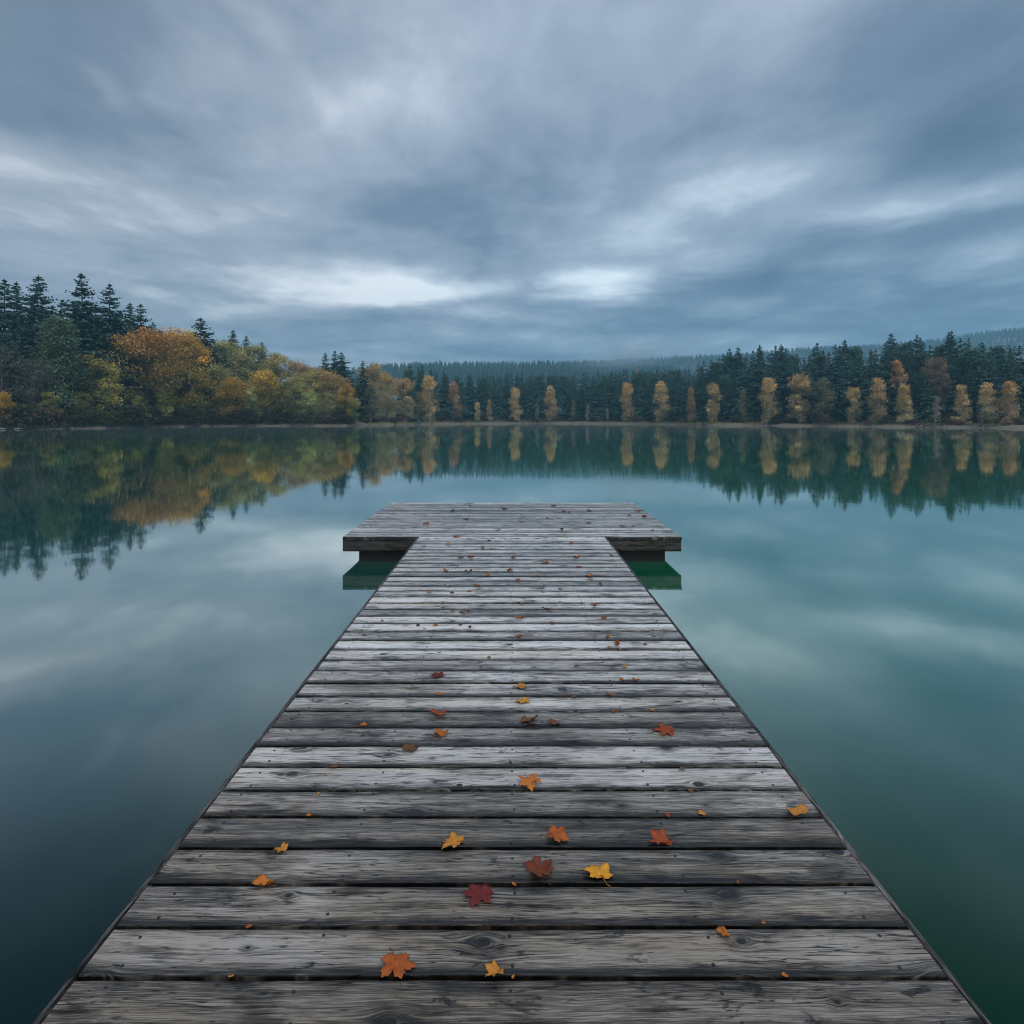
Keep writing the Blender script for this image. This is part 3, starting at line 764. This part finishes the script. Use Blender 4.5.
# --- shrubs along both shores
SH = {'dark': broadleaf_meshes(61, 2.2, 3.2, .03, 'bush', 34, 60, .13, (.045, .052, .026), (.028, .034, .018)),
      'green': broadleaf_meshes(62, 2.2, 3.4, .03, 'bush', 34, 60, .13, (.095, .105, .030), (.035, .045, .020)),
      'brown': broadleaf_meshes(63, 1.8, 3.2, .03, 'bush', 30, 55, .12, (.13, .085, .048), (.07, .052, .034)),
      'gold': broadleaf_meshes(64, 2.2, 3.0, .03, 'bush', 32, 60, .12, (.26, .19, .035), (.09, .085, .028))}
px = -30.0
while px < 350:
    k = random.choice(['dark', 'dark', 'green', 'dark', 'green', 'brown'])
    word = {'dark': 'dark green', 'green': 'yellow-green', 'brown': 'reddish brown', 'gold': 'golden'}[k]
    spot = ('under the broad pine' if px < 75 else 'under the yellow-green maple' if px < 120 else 'under the orange maples' if px < 212 else 'below the round golden tree' if px < 255 else 'at the hillside foot')
    plant_tree('shore_shrub', SH[k], px, float(shore_z(px)) + rng.uniform(.7, 2.4), rng.uniform(1.3, 3.2), f'{word} shrub on the left bank {spot}', 'shrub', f'{word} shrubs {spot}', rng, wide=rng.uniform(.9, 1.3))
    px += rng.uniform(5, 10)
px = 366.0
while px < 1040:
    k = random.choice(['dark', 'brown', 'brown', 'dark', 'green'])
    word = {'dark': 'dark green', 'green': 'yellow-green', 'brown': 'reddish brown', 'gold': 'golden'}[k]
    spot = ('by the grassy point' if px < 470 else 'behind the platform' if px < 600 else 'below the mist patch' if px < 680 else 'by the yellow grass strip' if px < 790 else 'in front of the right conifers' if px < 920 else 'near the right edge')
    plant_tree('shore_shrub', SH[k], px, float(shore_z(px)) + rng.uniform(1.0, 5), rng.uniform(.6, 1.7), f'low {word} shrub on the far bank {spot}', 'shrub', f'{word} shrubs {spot}', rng, wide=rng.uniform(.9, 1.4))
    px += rng.uniform(6, 12)

# --- grass along the banks
def shore_grass():
    rg = np.random.default_rng(8); V = []; C = []
    for i in range(14000):
        px = rg.uniform(330, 1045) if rg.random() < .85 else rg.uniform(-20, 330)
        s = rg.uniform(.35, 5.5); Z = float(shore_z(px)) + s
        den = math.sin(px * .03) + math.sin(px * .083 + 1) + .6
        if den < rg.uniform(-.8, 1): continue
        x, y = at(px, Z); g = float(ground_z(px, Z))
        gold_ = (640 < px < 770) or (350 < px < 470)
        c = np.array((.19, .165, .055) if gold_ and rg.random() < .6 else (.15, .125, .065) if rg.random() < .6 else (.055, .06, .025)) * rg.uniform(.7, 1.2)
        for k in range(3):
            h = rg.uniform(.15, .5); a = rg.uniform(0, 3.14); wd = rg.uniform(.04, .10)
            dx, dy = math.cos(a) * wd, math.sin(a) * wd
            ox, oy = rg.normal(0, .15, 2); lx, ly = rg.normal(0, .12, 2)
            V += [(x + ox - dx, y + oy - dy, g - .03), (x + ox + dx, y + oy + dy, g - .03), (x + ox + lx, y + oy + ly, g + h)]; C += [c] * 3
    V = np.array(V)
    o = obj('shore_grass', mesh_np('shore_grass', V, tris=np.arange(len(V)).reshape(-1, 3), mats=[M['grass']], col=np.array(C)))
    tag(o, 'dry yellow grass along the far bank', 'grass', kind='stuff')
shore_grass()

# --- a few pale stones at the waterline
def rock(seed):
    rg = np.random.default_rng(seed); mb = MB(); v = []; q = []; n, k = 7, 9
    for i in range(n):
        ph = math.pi * i / (n - 1)
        for j in range(k):
            th = 2 * math.pi * j / k; r = 1 + .22 * rg.normal() * math.sin(ph)
            v.append((r * math.sin(ph) * math.cos(th), .7 * r * math.sin(ph) * math.sin(th), .5 * r * math.cos(ph)))
    q = [(i * k + j, i * k + (j + 1) % k, (i + 1) * k + (j + 1) % k, (i + 1) * k + j) for i in range(n - 1) for j in range(k)]
    mb.add(v, q); return mb.build('rock', [M['rock']], smooth=True)
rocks = [rock(1), rock(2), rock(3)]
for i, (px, s, lab) in enumerate([(1, .7, 'large pale stone at the waterline by the left picture edge'), (19, .5, 'pale stone at the waterline below the broad pine'), (72, .5, 'small stone at the waterline below the pine trunk'),
                                  (103, .55, 'small pale stone at the waterline below the yellow birch'), (181, .55, 'pale stone at the waterline below the brightest orange maple'), (920, .45, 'pale stone at the far right waterline below the reddish maple'),
                                  (887, .4, 'small stone at the waterline below the slim orange-topped birch')]):
    Z = float(shore_z(px)) + .1; x, y = at(px, Z)
    o = obj('shore_stone', rocks[i % 3], None, (x, y, .08)); o.scale = (s * 1.3, s, s * .6); o.rotation_euler = (0, 0, i)
    tag(o, lab, 'stone', 'stones at the waterline')

# ------------------------------------------------------------------ jetty
jetty = empty('wooden_jetty', (0, 4, 0))
tag(jetty, 'weathered grey plank jetty with a wide end platform on the lake', 'jetty')
def part(name, me, parent=jetty):
    o = bpy.data.objects.new(name, me); COL.objects.link(o); o.parent = parent
    o.matrix_parent_inverse.identity()
    o.location = (-parent.location.x, -parent.location.y, -parent.location.z) if parent is jetty else (0, 0, 0)
    return o
HW = 1.075                                            # half width of the walkway
PW, PY0, PY1 = 1.925, 7.37, 10.40                       # platform
PITCH = .1587
def plank_mesh(name, y0, y1, hw, pitch, seed, gap, jit, first=None, screws=()):
    rg = np.random.default_rng(seed); mb = MB(); k = 0
    y = y0 if first is None else first
    while y < y1 - .05:
        w = pitch - gap + rg.uniform(-.002, .002)
        ye = min(y + w, y1 - .001)
        rn = rg.random(); uo = rg.uniform(0, 60); zt = DECK + rg.normal(0, .0012); tilt = rg.normal(0, .004)
        x0, x1 = -hw + rg.uniform(-jit, jit), hw + rg.uniform(-jit, jit)
        n = 22; half = (ye - y) / 2; yc = (ye + y) / 2; b = .004
        sec = [(-half, -.036), (-half, -b), (-half + b * .3, -b * .3), (-half + b, 0.0), (-half * .5, .0008), (0, .001), (half * .5, .0008), (half - b, 0.0), (half - b * .3, -b * .3), (half, -b), (half, -.036)]
        vs = []; ps = []; wobs = np.cumsum(rg.normal(0, .0007, n + 1)); wobs -= np.linspace(wobs[0], wobs[-1], n + 1); wz = rg.normal(0, .0004, n + 1)
        for i in range(n + 1):
            x = x0 + (x1 - x0) * i / n
            for (a, c) in sec:
                e = wobs[i] * (1 if abs(a) > half * .8 else .4) * (1 if a > 0 else -1)
                vs.append((x, yc + a + e, zt + c + tilt * a + wz[i])); ps.append((x + uo, a, rn))
        m = len(sec)
        q = [(i * m + j, (i + 1) * m + j, (i + 1) * m + (j + 1) % m, i * m + (j + 1) % m) for i in range(n) for j in range(m)]
        mb.add(vs, [f[::-1] for f in q], p=np.array(ps))
        for end, rev in ((0, 0), (n, 1)):           # end grain
            ids = list(range(m)); c0 = np.array([vs[end * m + j] for j in ids]); pc = np.array([ps[end * m + j] for j in ids])
            cen = c0.mean(0)
            t = [(j, (j + 1) % m, m) if rev else ((j + 1) % m, j, m) for j in range(m)]
            mb.add(np.vstack([c0, cen]), (), t, p=np.vstack([pc * np.array([1, .3, 1]), pc.mean(0)]))
        for sx in screws:
            for oy in (-.045, .042):
                cx, cy = sx + rg.normal(0, .006), yc + oy + rg.normal(0, .005)
                r = .0044; zz = zt + .0022 + tilt * oy
                ring = [(cx + r * math.cos(a * .785), cy + r * math.sin(a * .785), zz) for a in range(8)]
                low = [(cx + r * 1.1 * math.cos(a * .785), cy + r * 1.1 * math.sin(a * .785), zz - .003) for a in range(8)]
                mb.add(ring + low + [(cx, cy, zz - .0006)], [(a, 8 + a, 8 + (a + 1) % 8, (a + 1) % 8) for a in range(8)], [(a, (a + 1) % 8, 16) for a in range(8)], m=1)
        y += pitch; k += 1
    return mb.build(name, [M['wood'], M['screw']], smooth=False, pl=True)
first = CAMZ and (1.35 * F / (978 - HY) - PITCH * 28) + .006     # a board joint falls where the photograph shows it
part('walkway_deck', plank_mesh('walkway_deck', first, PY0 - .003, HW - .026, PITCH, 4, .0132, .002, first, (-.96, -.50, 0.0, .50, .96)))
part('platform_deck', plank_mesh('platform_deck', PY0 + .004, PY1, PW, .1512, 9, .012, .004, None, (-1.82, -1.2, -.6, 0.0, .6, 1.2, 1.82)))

def board(name, x0, x1, y0, y1, z0, z1, mat, along='x', seed=1, b=.004):
    """a bevelled board with a few sections along its length"""
    rg = np.random.default_rng(seed); mb = MB(); n = 30
    L0, L1, a0, a1 = (x0, x1, y0, y1) if along == 'x' else (y0, y1, x0, x1)
    sec = [(a0, z0 + b), (a0, z1 - b), (a0 + b, z1), (a1 - b, z1), (a1, z1 - b), (a1, z0 + b), (a1 - b, z0), (a0 + b, z0)]
    vs = []; ps = []; m = 8; uo = rg.uniform(0, 50); rn = rg.random() * .5
    for i in range(n + 1):
        l = L0 + (L1 - L0) * i / n; wz = rg.normal(0, .0006)
        for (a, z) in sec:
            vs.append((l, a, z + wz) if along == 'x' else (a, l, z + wz)); ps.append((l + uo, (z - (z0 + z1) / 2) + (a - a0), rn))
    q = [(i * m + j, (i + 1) * m + j, (i + 1) * m + (j + 1) % m, i * m + (j + 1) % m) for i in range(n) for j in range(m)]
    if along == 'x': q = [f[::-1] for f in q]
    mb.add(vs, q, p=np.array(ps))
    for e in (0, n):
        c = np.array(vs[e * m:e * m + m]); pp = np.array(ps[e * m:e * m + m])
        mb.add(np.vstack([c, c.mean(0)]), (), [(j, (j + 1) % m, m) for j in range(m)], p=np.vstack([pp, pp.mean(0)]))
    return mb.build(name, [mat], pl=True)
YS = first
for s in (-1, 1):
    xa, xb = sorted((s * (HW - .020), s * HW))
    part('edge_board', board('edge_board', xa, xb, YS, PY0 - .045, DECK - .16, DECK - .004, M['edge'], 'y', 3 + s))
# platform fascia: front pieces left and right of the walkway, sides, back
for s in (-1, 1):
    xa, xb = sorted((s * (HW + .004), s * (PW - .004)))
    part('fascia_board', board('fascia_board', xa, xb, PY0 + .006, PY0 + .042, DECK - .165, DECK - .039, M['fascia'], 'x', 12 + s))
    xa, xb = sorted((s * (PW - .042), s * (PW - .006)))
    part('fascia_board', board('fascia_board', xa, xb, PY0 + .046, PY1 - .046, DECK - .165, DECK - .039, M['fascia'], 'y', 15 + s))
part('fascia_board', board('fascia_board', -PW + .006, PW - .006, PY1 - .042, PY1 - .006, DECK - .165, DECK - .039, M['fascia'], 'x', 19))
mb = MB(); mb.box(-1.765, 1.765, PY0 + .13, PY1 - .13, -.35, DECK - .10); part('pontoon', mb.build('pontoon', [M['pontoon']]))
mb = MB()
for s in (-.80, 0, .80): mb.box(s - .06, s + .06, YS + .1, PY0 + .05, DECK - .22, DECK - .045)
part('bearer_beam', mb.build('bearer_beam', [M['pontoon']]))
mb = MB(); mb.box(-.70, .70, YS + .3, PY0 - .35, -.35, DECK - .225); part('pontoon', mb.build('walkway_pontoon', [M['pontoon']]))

# ------------------------------------------------------------------ fallen leaves on the jetty
def leaf_outline(kind, rg):
    if kind == 'maple':
        lobes = [(90, 1.0), (38, .92), (142, .92), (-18, .62), (198, .62)]
        pts = []
        order = [(-18, .72), (38, .94), (90, 1.02), (142, .94), (198, .72)]
        seq = []
        for i, (a, r) in enumerate(order):
            a += rg.normal(0, 3); r *= rg.uniform(.9, 1.08)
            seq += [(a - 21, r * .68), (a - 15, r * .85), (a - 10, r * .80), (a, r), (a + 10, r * .80), (a + 15, r * .85), (a + 21, r * .68)]
            if i < 4: seq.append(((a + order[i + 1][0]) / 2, .52 * rg.uniform(.85, 1.1)))
        seq += [(228, .52), (258, .40), (270, .16), (282, .40), (312, .52)]
        return [(r * math.cos(R(a)), r * math.sin(R(a)) + .0) for a, r in seq]
    if kind == 'oval':
        return [(.42 * math.sin(t) * (1 - .25 * math.cos(t)), -.9 * math.cos(t)) for t in np.linspace(0, 2 * math.pi, 25)[:-1]]
    seq = []                                                   # torn scrap
    for a in range(0, 360, 24): seq.append((a, rg.uniform(.45, 1.0)))
    return [(r * math.cos(R(a)), .7 * r * math.sin(R(a))) for a, r in seq]

def leaf_mesh(kind, seed, fold=.3, curl=.25, crumple=.06):
    rg = np.random.default_rng(seed)
    out = np.array(leaf_outline(kind, rg)); n = len(out)
    rings = [0, .3, .55, .8, 1.0]
    v = [(0, 0)]; rr = [0]
    for r in rings[1:]:
        for p in out: v.append((p[0] * r, p[1] * r)); rr.append(r)
    v = np.array(v); rr = np.array(rr)
    ang = np.degrees(np.arctan2(v[:, 1], v[:, 0]))
    vein = np.zeros(len(v))
    for a in (90, 38, 142, -18, 198):
        d = np.abs((ang - a + 180) % 360 - 180); vein = np.maximum(vein, np.exp(-(d / 5.0) ** 2) * (rr > 0))
    vein[0] = 1
    ph = rg.uniform(0, 6.28, 4)
    z = fold * np.abs(v[:, 0]) * .8 + curl * (v[:, 1] - .1) ** 2 * np.sign(rg.normal()) * .8 + curl * .9 * (rr ** 2.5) * np.maximum(0, np.sin(np.radians(ang) * 2.5 + ph[0]))
    z += crumple * np.sin(v[:, 0] * 7 + ph[1]) * np.cos(v[:, 1] * 6 + ph[2]) * (rr + .15) - .05 * vein * (rr > .1)
    z -= z.min()
    V = np.stack([v[:, 0], v[:, 1], z], 1)
    t = [(0, 1 + j, 1 + (j + 1) % n) for j in range(n)]
    q = [(1 + i * n + j, 1 + (i + 1) * n + j, 1 + (i + 1) * n + (j + 1) % n, 1 + i * n + (j + 1) % n) for i in range(3) for j in range(n)]
    # underside so that the blade has thickness
    N0 = len(V); V2 = V - np.array([0, 0, .012])
    V = np.vstack([V, V2])
    tb = [(f[0] + N0, f[2] + N0, f[1] + N0) for f in t]; qb = [tuple(i + N0 for i in f[::-1]) for f in q]
    o0 = 1 + 3 * n
    rim = [(o0 + j, N0 + o0 + j, N0 + o0 + (j + 1) % n, o0 + (j + 1) % n) for j in range(n)]
    mb = MB(); pv = np.stack([vein, rr, rr * 0], 1)
    mb.add(V, q + qb + rim, t + tb, p=np.vstack([pv, pv]))
    blade = mb.build('leaf', [M['leaf']], smooth=True, pl=True)
    sb = MB(); zc = z[0]
    sb.tube([(0, -.08, zc + .01), (.03, -.45, zc * .6 + .02), (.07, -.70, .02), (.16, -.88, .02)], [.022, .018, .016, .022], 5)
    return blade, sb.build('stem', [M['leaf']], smooth=True)

LM = {('maple', i): leaf_mesh('maple', 100 + i, f, c, k) for i, (f, c, k) in enumerate([(.07, .10, .05), (.10, .12, .06), (.06, .08, .05), (.16, .22, .07), (.48, .20, .08), (.10, .20, .08)])}
LM.update({('oval', i): leaf_mesh('oval', 200 + i, f, .3, .06) for i, f in enumerate((.28, .6))})
LM.update({('scrap', i): leaf_mesh('scrap', 300 + i, .2, .18, .10) for i in range(5)})
CO = {'orange': (.46, .155, .022), 'rust': (.34, .088, .018), 'crimson': (.150, .022, .020), 'maroon': (.145, .040, .014), 'gold': (.60, .29, .022), 'amber': (.48, .22, .035), 'brown': (.16, .075, .030), 'red': (.30, .064, .022)}
# row, column, width in the picture, shape, variant, turn, colour, label
big = [
    (396, 964, 35, 'maple', 0, 200, 'rust', 'large rust-orange star-shaped leaf on the second plank from the bottom'),
    (496, 974, 22, 'maple', 4, 120, 'amber', 'folded amber leaf at the gap above the lowest plank'),
    (480, 894, 33, 'maple', 2, 160, 'crimson', 'dark crimson maple leaf, darkest purple-red on the jetty'),
    (541, 874, 31, 'maple', 3, 20, 'maroon', 'dark brown-red leaf with raised lobes beside the large golden leaf'),
    (600, 877, 32, 'maple', 1, 15, 'gold', 'large golden yellow maple leaf lying flat'),
    (456, 844, 27, 'maple', 1, 70, 'amber', 'amber maple leaf left of the brown-rust leaf, above the crimson one'),
    (554, 838, 26, 'maple', 5, 250, 'rust', 'rust maple leaf above the dark brown-red one'),
    (663, 844, 28, 'maple', 4, 95, 'red', 'folded red-brown leaf right of the rust maple leaf'),
    (797, 814, 19, 'oval', 0, 100, 'amber', 'yellow-orange pointed leaf close to the right edge of the walkway'),
    (724, 937, 14, 'oval', 1, 30, 'orange', 'small curled orange leaf at the right, on the second plank from the bottom'),
    (529, 783, 24, 'maple', 5, 190, 'orange', 'bright orange maple leaf on the centre line, mid walkway'),
    (668, 732, 25, 'maple', 2, 80, 'red', 'brick-red maple leaf on the right half, farther than the other large ones'),
    (282, 852, 16, 'maple', 4, 60, 'amber', 'small amber leaf near the left edge above the curled brown one'),
    (264, 887, 20, 'oval', 1, 80, 'orange', 'curled orange-brown leaf at the left, just beyond the third plank from the bottom'),
    (438, 716, 19, 'maple', 5, 10, 'red', 'red curled leaf left of the centre line beside a stalked orange leaf'),
    (441, 736, 17, 'maple', 4, 0, 'orange', 'orange leaf with an upright stalk just nearer than the red curled leaf'),
    (412, 750, 18, 'maple', 3, 130, 'brown', 'curled brown-orange leaf on the left half'),
    (524, 703, 16, 'maple', 1, 40, 'gold', 'yellow leaf with a dark edge on the centre line'),
    (523, 688, 13, 'maple', 3, 95, 'amber', 'amber leaf on the centre line one plank beyond the yellow leaf'),
    (530, 723, 16, 'oval', 1, 120, 'brown', 'twisted brown-yellow leaf on the centre line nearer than the yellow leaf'),
    (438, 677, 15, 'maple', 2, 30, 'crimson', 'small purple-red leaf left of the centre line'),
    (554, 724, 12, 'scrap', 0, 0, 'brown', 'brown leaf scrap right of the twisted brown-yellow leaf')]
small = [
    (440, 695, 10, 'orange', 'small orange leaf between the purple-red and the red curled leaf'), (365, 727, 12, 'orange', 'small orange leaf far left beside a brown scrap'), (356, 727, 8, 'brown', 'brown scrap left of the small far-left orange leaf'),
    (372, 695, 8, 'brown', 'brown scrap on the left half level with the small orange leaf'), (334, 768, 12, 'brown', 'brown stalked scrap near the left edge, mid walkway'), (610, 696, 12, 'rust', 'small rust leaf on the right half beside a dull scrap'),
    (574, 698, 10, 'brown', 'dull brown scrap left of the small rust leaf'), (617, 645, 12, 'red', 'small red leaf on the right half, two planks past the rust leaf'), (624, 668, 9, 'amber', 'small amber leaf right of centre below the small red leaf'),
    (576, 667, 8, 'rust', 'small rust flake between the centre line and the amber leaf'), (636, 681, 9, 'rust', 'right one of two rust flakes on the right half'), (622, 680, 8, 'orange', 'left one of two flakes on the right half, orange'),
    (614, 712, 8, 'rust', 'rust flake on the right half just nearer than the small rust leaf'), (520, 619, 11, 'orange', 'orange leaf on the centre line at the middle of the far walkway'), (604, 619, 10, 'rust', 'rust leaf on the right half level with the far orange centre leaf'),
    (519, 637, 9, 'rust', 'rust leaf on the centre line one plank nearer than the far orange leaf'), (608, 637, 8, 'orange', 'orange flake right half one plank before the red leaf'), (435, 626, 8, 'orange', 'orange flake on the left half, right of a brown one'),
    (418, 626, 8, 'brown', 'brown flake near the left edge beside the orange flake'), (470, 628, 7, 'rust', 'rust flake left of the centre line'), (594, 605, 9, 'orange', 'orange flake on the right half of the far walkway'),
    (522, 604, 9, 'orange', 'orange flake on the centre line beyond the far orange leaf'), (547, 610, 12, 'brown', 'brown flat scrap right of the centre line on the far walkway'), (652, 711, 8, 'amber', 'amber flake near the brick-red leaf, farther away'),
    (481, 668, 6, 'red', 'tiny red flake left of the centre line'), (692, 792, 10, 'brown', 'pale brown scrap on the right half of the mid walkway'), (667, 816, 9, 'red', 'tiny red-orange curl beyond the folded red-brown leaf'),
    (702, 815, 12, 'amber', 'yellow-brown curl with a dark stalk left of the pointed leaf'), (738, 884, 5, 'rust', 'tiny rust speck in the gap right of the golden leaf'), (764, 925, 8, 'orange', 'orange flake in the gap near the small curled orange leaf'),
    (785, 977, 8, 'orange', 'orange flake in the lowest gap at the right'), (514, 886, 6, 'orange', 'tiny orange fleck right of the crimson leaf'), (308, 817, 8, 'orange', 'tiny orange fleck in the gap on the left half'),
    (249, 928, 9, 'rust', 'tiny rust scrap in the second gap from the bottom at the left'), (231, 978, 6, 'amber', 'tiny amber fleck in the lowest gap at the left'), (319, 794, 6, 'amber', 'tiny amber fleck near the left edge of the mid walkway'),
    (682, 770, 9, 'brown', 'pale brown flake on the right half nearer than the brick-red leaf'), (513, 979, 6, 'amber', 'tiny amber crumb right of the folded amber leaf'),
    (457, 538, 10, 'orange', 'orange leaf at the left of the joint between walkway and platform'), (449, 545, 9, 'amber', 'amber leaf just nearer than the joint at the left'), (489, 541, 7, 'brown', 'brown flake at the joint left of the centre line'),
    (482, 549, 7, 'rust', 'rust flake one plank before the joint'), (461, 558, 9, 'brown', 'left one of two brown leaves near the platform'), (471, 558, 9, 'rust', 'right one of two leaves near the platform, rust'),
    (514, 558, 10, 'brown', 'dark brown round leaf on the centre line near the platform'), (545, 563, 12, 'amber', 'amber leaf right of the centre line near the platform'), (576, 558, 12, 'orange', 'orange leaf on the right near the platform'),
    (579, 568, 9, 'red', 'red-orange flake nearer than the orange leaf on the right'), (590, 577, 14, 'orange', 'largest orange leaf on the right of the far walkway'), (488, 576, 11, 'amber', 'amber-brown leaf left of the centre on the far walkway'),
    (517, 581, 10, 'orange', 'orange leaf on the centre line of the far walkway'), (538, 576, 8, 'amber', 'small amber leaf between centre and right on the far walkway'), (446, 571, 8, 'orange', 'orange flake close to the left edge of the far walkway'),
    (511, 571, 12, 'rust', 'flat rust scrap on the centre line of the far walkway'), (469, 572, 12, 'brown', 'dark brown scrap on the left half of the far walkway'), (477, 587, 8, 'red', 'red fleck left of the centre line of the far walkway'),
    (429, 593, 9, 'amber', 'amber fleck beside the left edge of the far walkway'), (468, 611, 7, 'red', 'red fleck on the left half just beyond the rust flake'), (595, 606, 6, 'brown', 'brown fleck touching the orange flake on the right half'),
    (469, 592, 7, 'rust', 'rust fleck on the left half beyond the red fleck'), (644, 517, 8, 'red', 'small red leaf on the right part of the platform'), (562, 530, 7, 'brown', 'brown scrap in the middle of the platform'),
    (572, 544, 9, 'rust', 'rust scrap at the right of the joint'), (612, 556, 7, 'rust', 'rust scrap close to the right edge near the platform'), (497, 531, 6, 'rust', 'rust speck on the platform left of the brown scrap'),
    (560, 590, 7, 'rust', 'rust speck between the centre line and the right half of the far walkway'), (652, 531, 6, 'brown', 'brown speck on the far right of the platform')]
rg = np.random.default_rng(5)
def put_leaf(px, py, wpx, kind, var, turn, colour, label, group):
    Y = (CAMZ - DECK) * F / (py - HY); x = (px - HX) * Y / F
    blade, stem = LM[(kind, var)]
    s = wpx * Y / F / (1.60 if kind == 'maple' else 1.4)
    o = obj('maple_leaf' if kind == 'maple' else 'fallen_leaf', blade, None, (x, Y, DECK + .0035))
    o.scale = (s, s, s); o.rotation_euler = (rg.normal(0, .05), rg.normal(0, .05), R(turn))
    c = np.array(CO[colour]) * rg.uniform(.9, 1.1) * (.62 if py < 640 else .78 if py < 760 else .95)   # leaf colour gets darker farther along the jetty
    o.color = (*c, 1)
    tag(o, label, 'leaf', group)
    if wpx >= 16 and kind != 'scrap':
        st = obj('stem', stem, o); st.color = (c[0] * .7, c[1] * .6, c[2] * .8, 1)
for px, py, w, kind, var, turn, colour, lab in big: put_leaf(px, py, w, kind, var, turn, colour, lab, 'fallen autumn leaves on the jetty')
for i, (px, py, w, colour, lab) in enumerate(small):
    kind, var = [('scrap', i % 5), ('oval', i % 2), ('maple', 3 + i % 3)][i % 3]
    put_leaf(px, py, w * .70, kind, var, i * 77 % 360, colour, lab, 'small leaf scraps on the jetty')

rg2 = np.random.default_rng(21)
for i in range(18):
    px_, py_ = rg2.uniform(405, 640), rg2.uniform(506, 535)
    put_leaf(px_, py_, rg2.uniform(3.5, 6.5), 'scrap', i % 5, i * 50, ['brown', 'rust', 'brown', 'orange'][i % 4], 'tiny brown or rust leaf fleck scattered on the end platform', 'tiny flecks on the end platform')
for i in range(14):
    py_ = rg2.uniform(545, 660); hw_ = (py_ - HY) * .70
    put_leaf(512 + rg2.uniform(-hw_, hw_), py_, rg2.uniform(3.5, 6), 'scrap', i % 5, i * 50, ['brown', 'rust', 'brown', 'amber'][i % 4], 'tiny brown or rust leaf fleck scattered on the far walkway boards', 'tiny flecks on the far walkway')

# ------------------------------------------------------------------ air
m, nt, b, o = material('haze_air'); nt.nodes.remove(b)
pv = nt.nodes.new('ShaderNodeVolumePrincipled'); pv.inputs['Color'].default_value = (.36, .76, 1.0, 1); pv.inputs['Density'].default_value = .0006; pv.inputs['Anisotropy'].default_value = .2
nt.links.new(pv.outputs[0], o.inputs['Volume'])
mb = MB(); mb.box(-2200, 2200, -330, 1900, -1.0, 215.0)
tag(obj('haze', mb.build('haze', [m])), 'pale blue haze in the air over the lake', 'haze', kind='stuff')

m, nt, b, o = material('low_mist'); nt.nodes.remove(b)
pv = nt.nodes.new('ShaderNodeVolumePrincipled'); pv.inputs['Color'].default_value = (.80, .90, .98, 1); pv.inputs['Density'].default_value = .0007
nt.links.new(pv.outputs[0], o.inputs['Volume'])
mb = MB(); mb.box(-170, 170, 52, 196, .012, .75)
tag(obj('lake_mist', mb.build('lake_mist', [m])), 'thin veil of mist lying on the far water', 'mist', kind='stuff')
m, nt, b, o = material('drifting_mist'); nt.nodes.remove(b)
tc = nt.nodes.new('ShaderNodeTexCoord'); mx_, my_, mz_ = xyz(nt, tc.outputs['Object'])
fall = (1.0 - (mx_ * mx_ + my_ * my_ + mz_ * mz_).sqrt()).max(0.0)
dn = fall * noise(nt, tc.outputs['Object'], 2.2, 3.0, .6, 1.0).step(.36, .75) * .10
pv = nt.nodes.new('ShaderNodeVolumePrincipled'); pv.inputs['Color'].default_value = (.60, .84, 1.0, 1); lk(nt, dn, pv.inputs['Density'])
nt.links.new(pv.outputs[0], o.inputs['Volume'])
def ball():
    v = []; n, k = 9, 16
    for i in range(n):
        for j in range(k):
            a, c = math.pi * i / (n - 1), 2 * math.pi * j / k
            v.append((math.sin(a) * math.cos(c), math.sin(a) * math.sin(c), math.cos(a)))
    q = [(i * k + j, (i + 1) * k + j, (i + 1) * k + (j + 1) % k, i * k + (j + 1) % k) for i in range(n - 1) for j in range(k)]
    return mesh_np('mist_patch', v, q, mats=[m])
for px_, py_, Z_, sc_, rot_, lab in [(640, 354, 330, (42, 24, 8.5), -8, 'pale mist patch drifting low along the far ridge'), (622, 346, 345, (13, 14, 11), 22, 'small wisp of mist rising off the far ridge')]:
    x_, y_ = at(px_, Z_)
    o = obj('mist_patch', ball(), None, (x_, y_, CAMZ + (HY - py_) * Z_ / F)); o.scale = sc_; o.rotation_euler = (0, R(rot_), 0)
    tag(o, lab, 'mist', kind='stuff')

# ------------------------------------------------------------------ render settings
vs = sc.view_settings; sc.display_settings.display_device = 'sRGB'
vs.view_transform = 'Standard'; vs.look = 'None'; vs.exposure = 0.55; vs.gamma = 1.0; vs.use_curve_mapping = False
cy = sc.cycles
cy.use_denoising = True; cy.pixel_filter_type = 'BLACKMAN_HARRIS'; cy.filter_width = 1.1
cy.max_bounces = 6; cy.diffuse_bounces = 2; cy.glossy_bounces = 3; cy.transmission_bounces = 3; cy.volume_bounces = 0; cy.transparent_max_bounces = 8
cy.caustics_reflective = False; cy.caustics_refractive = False
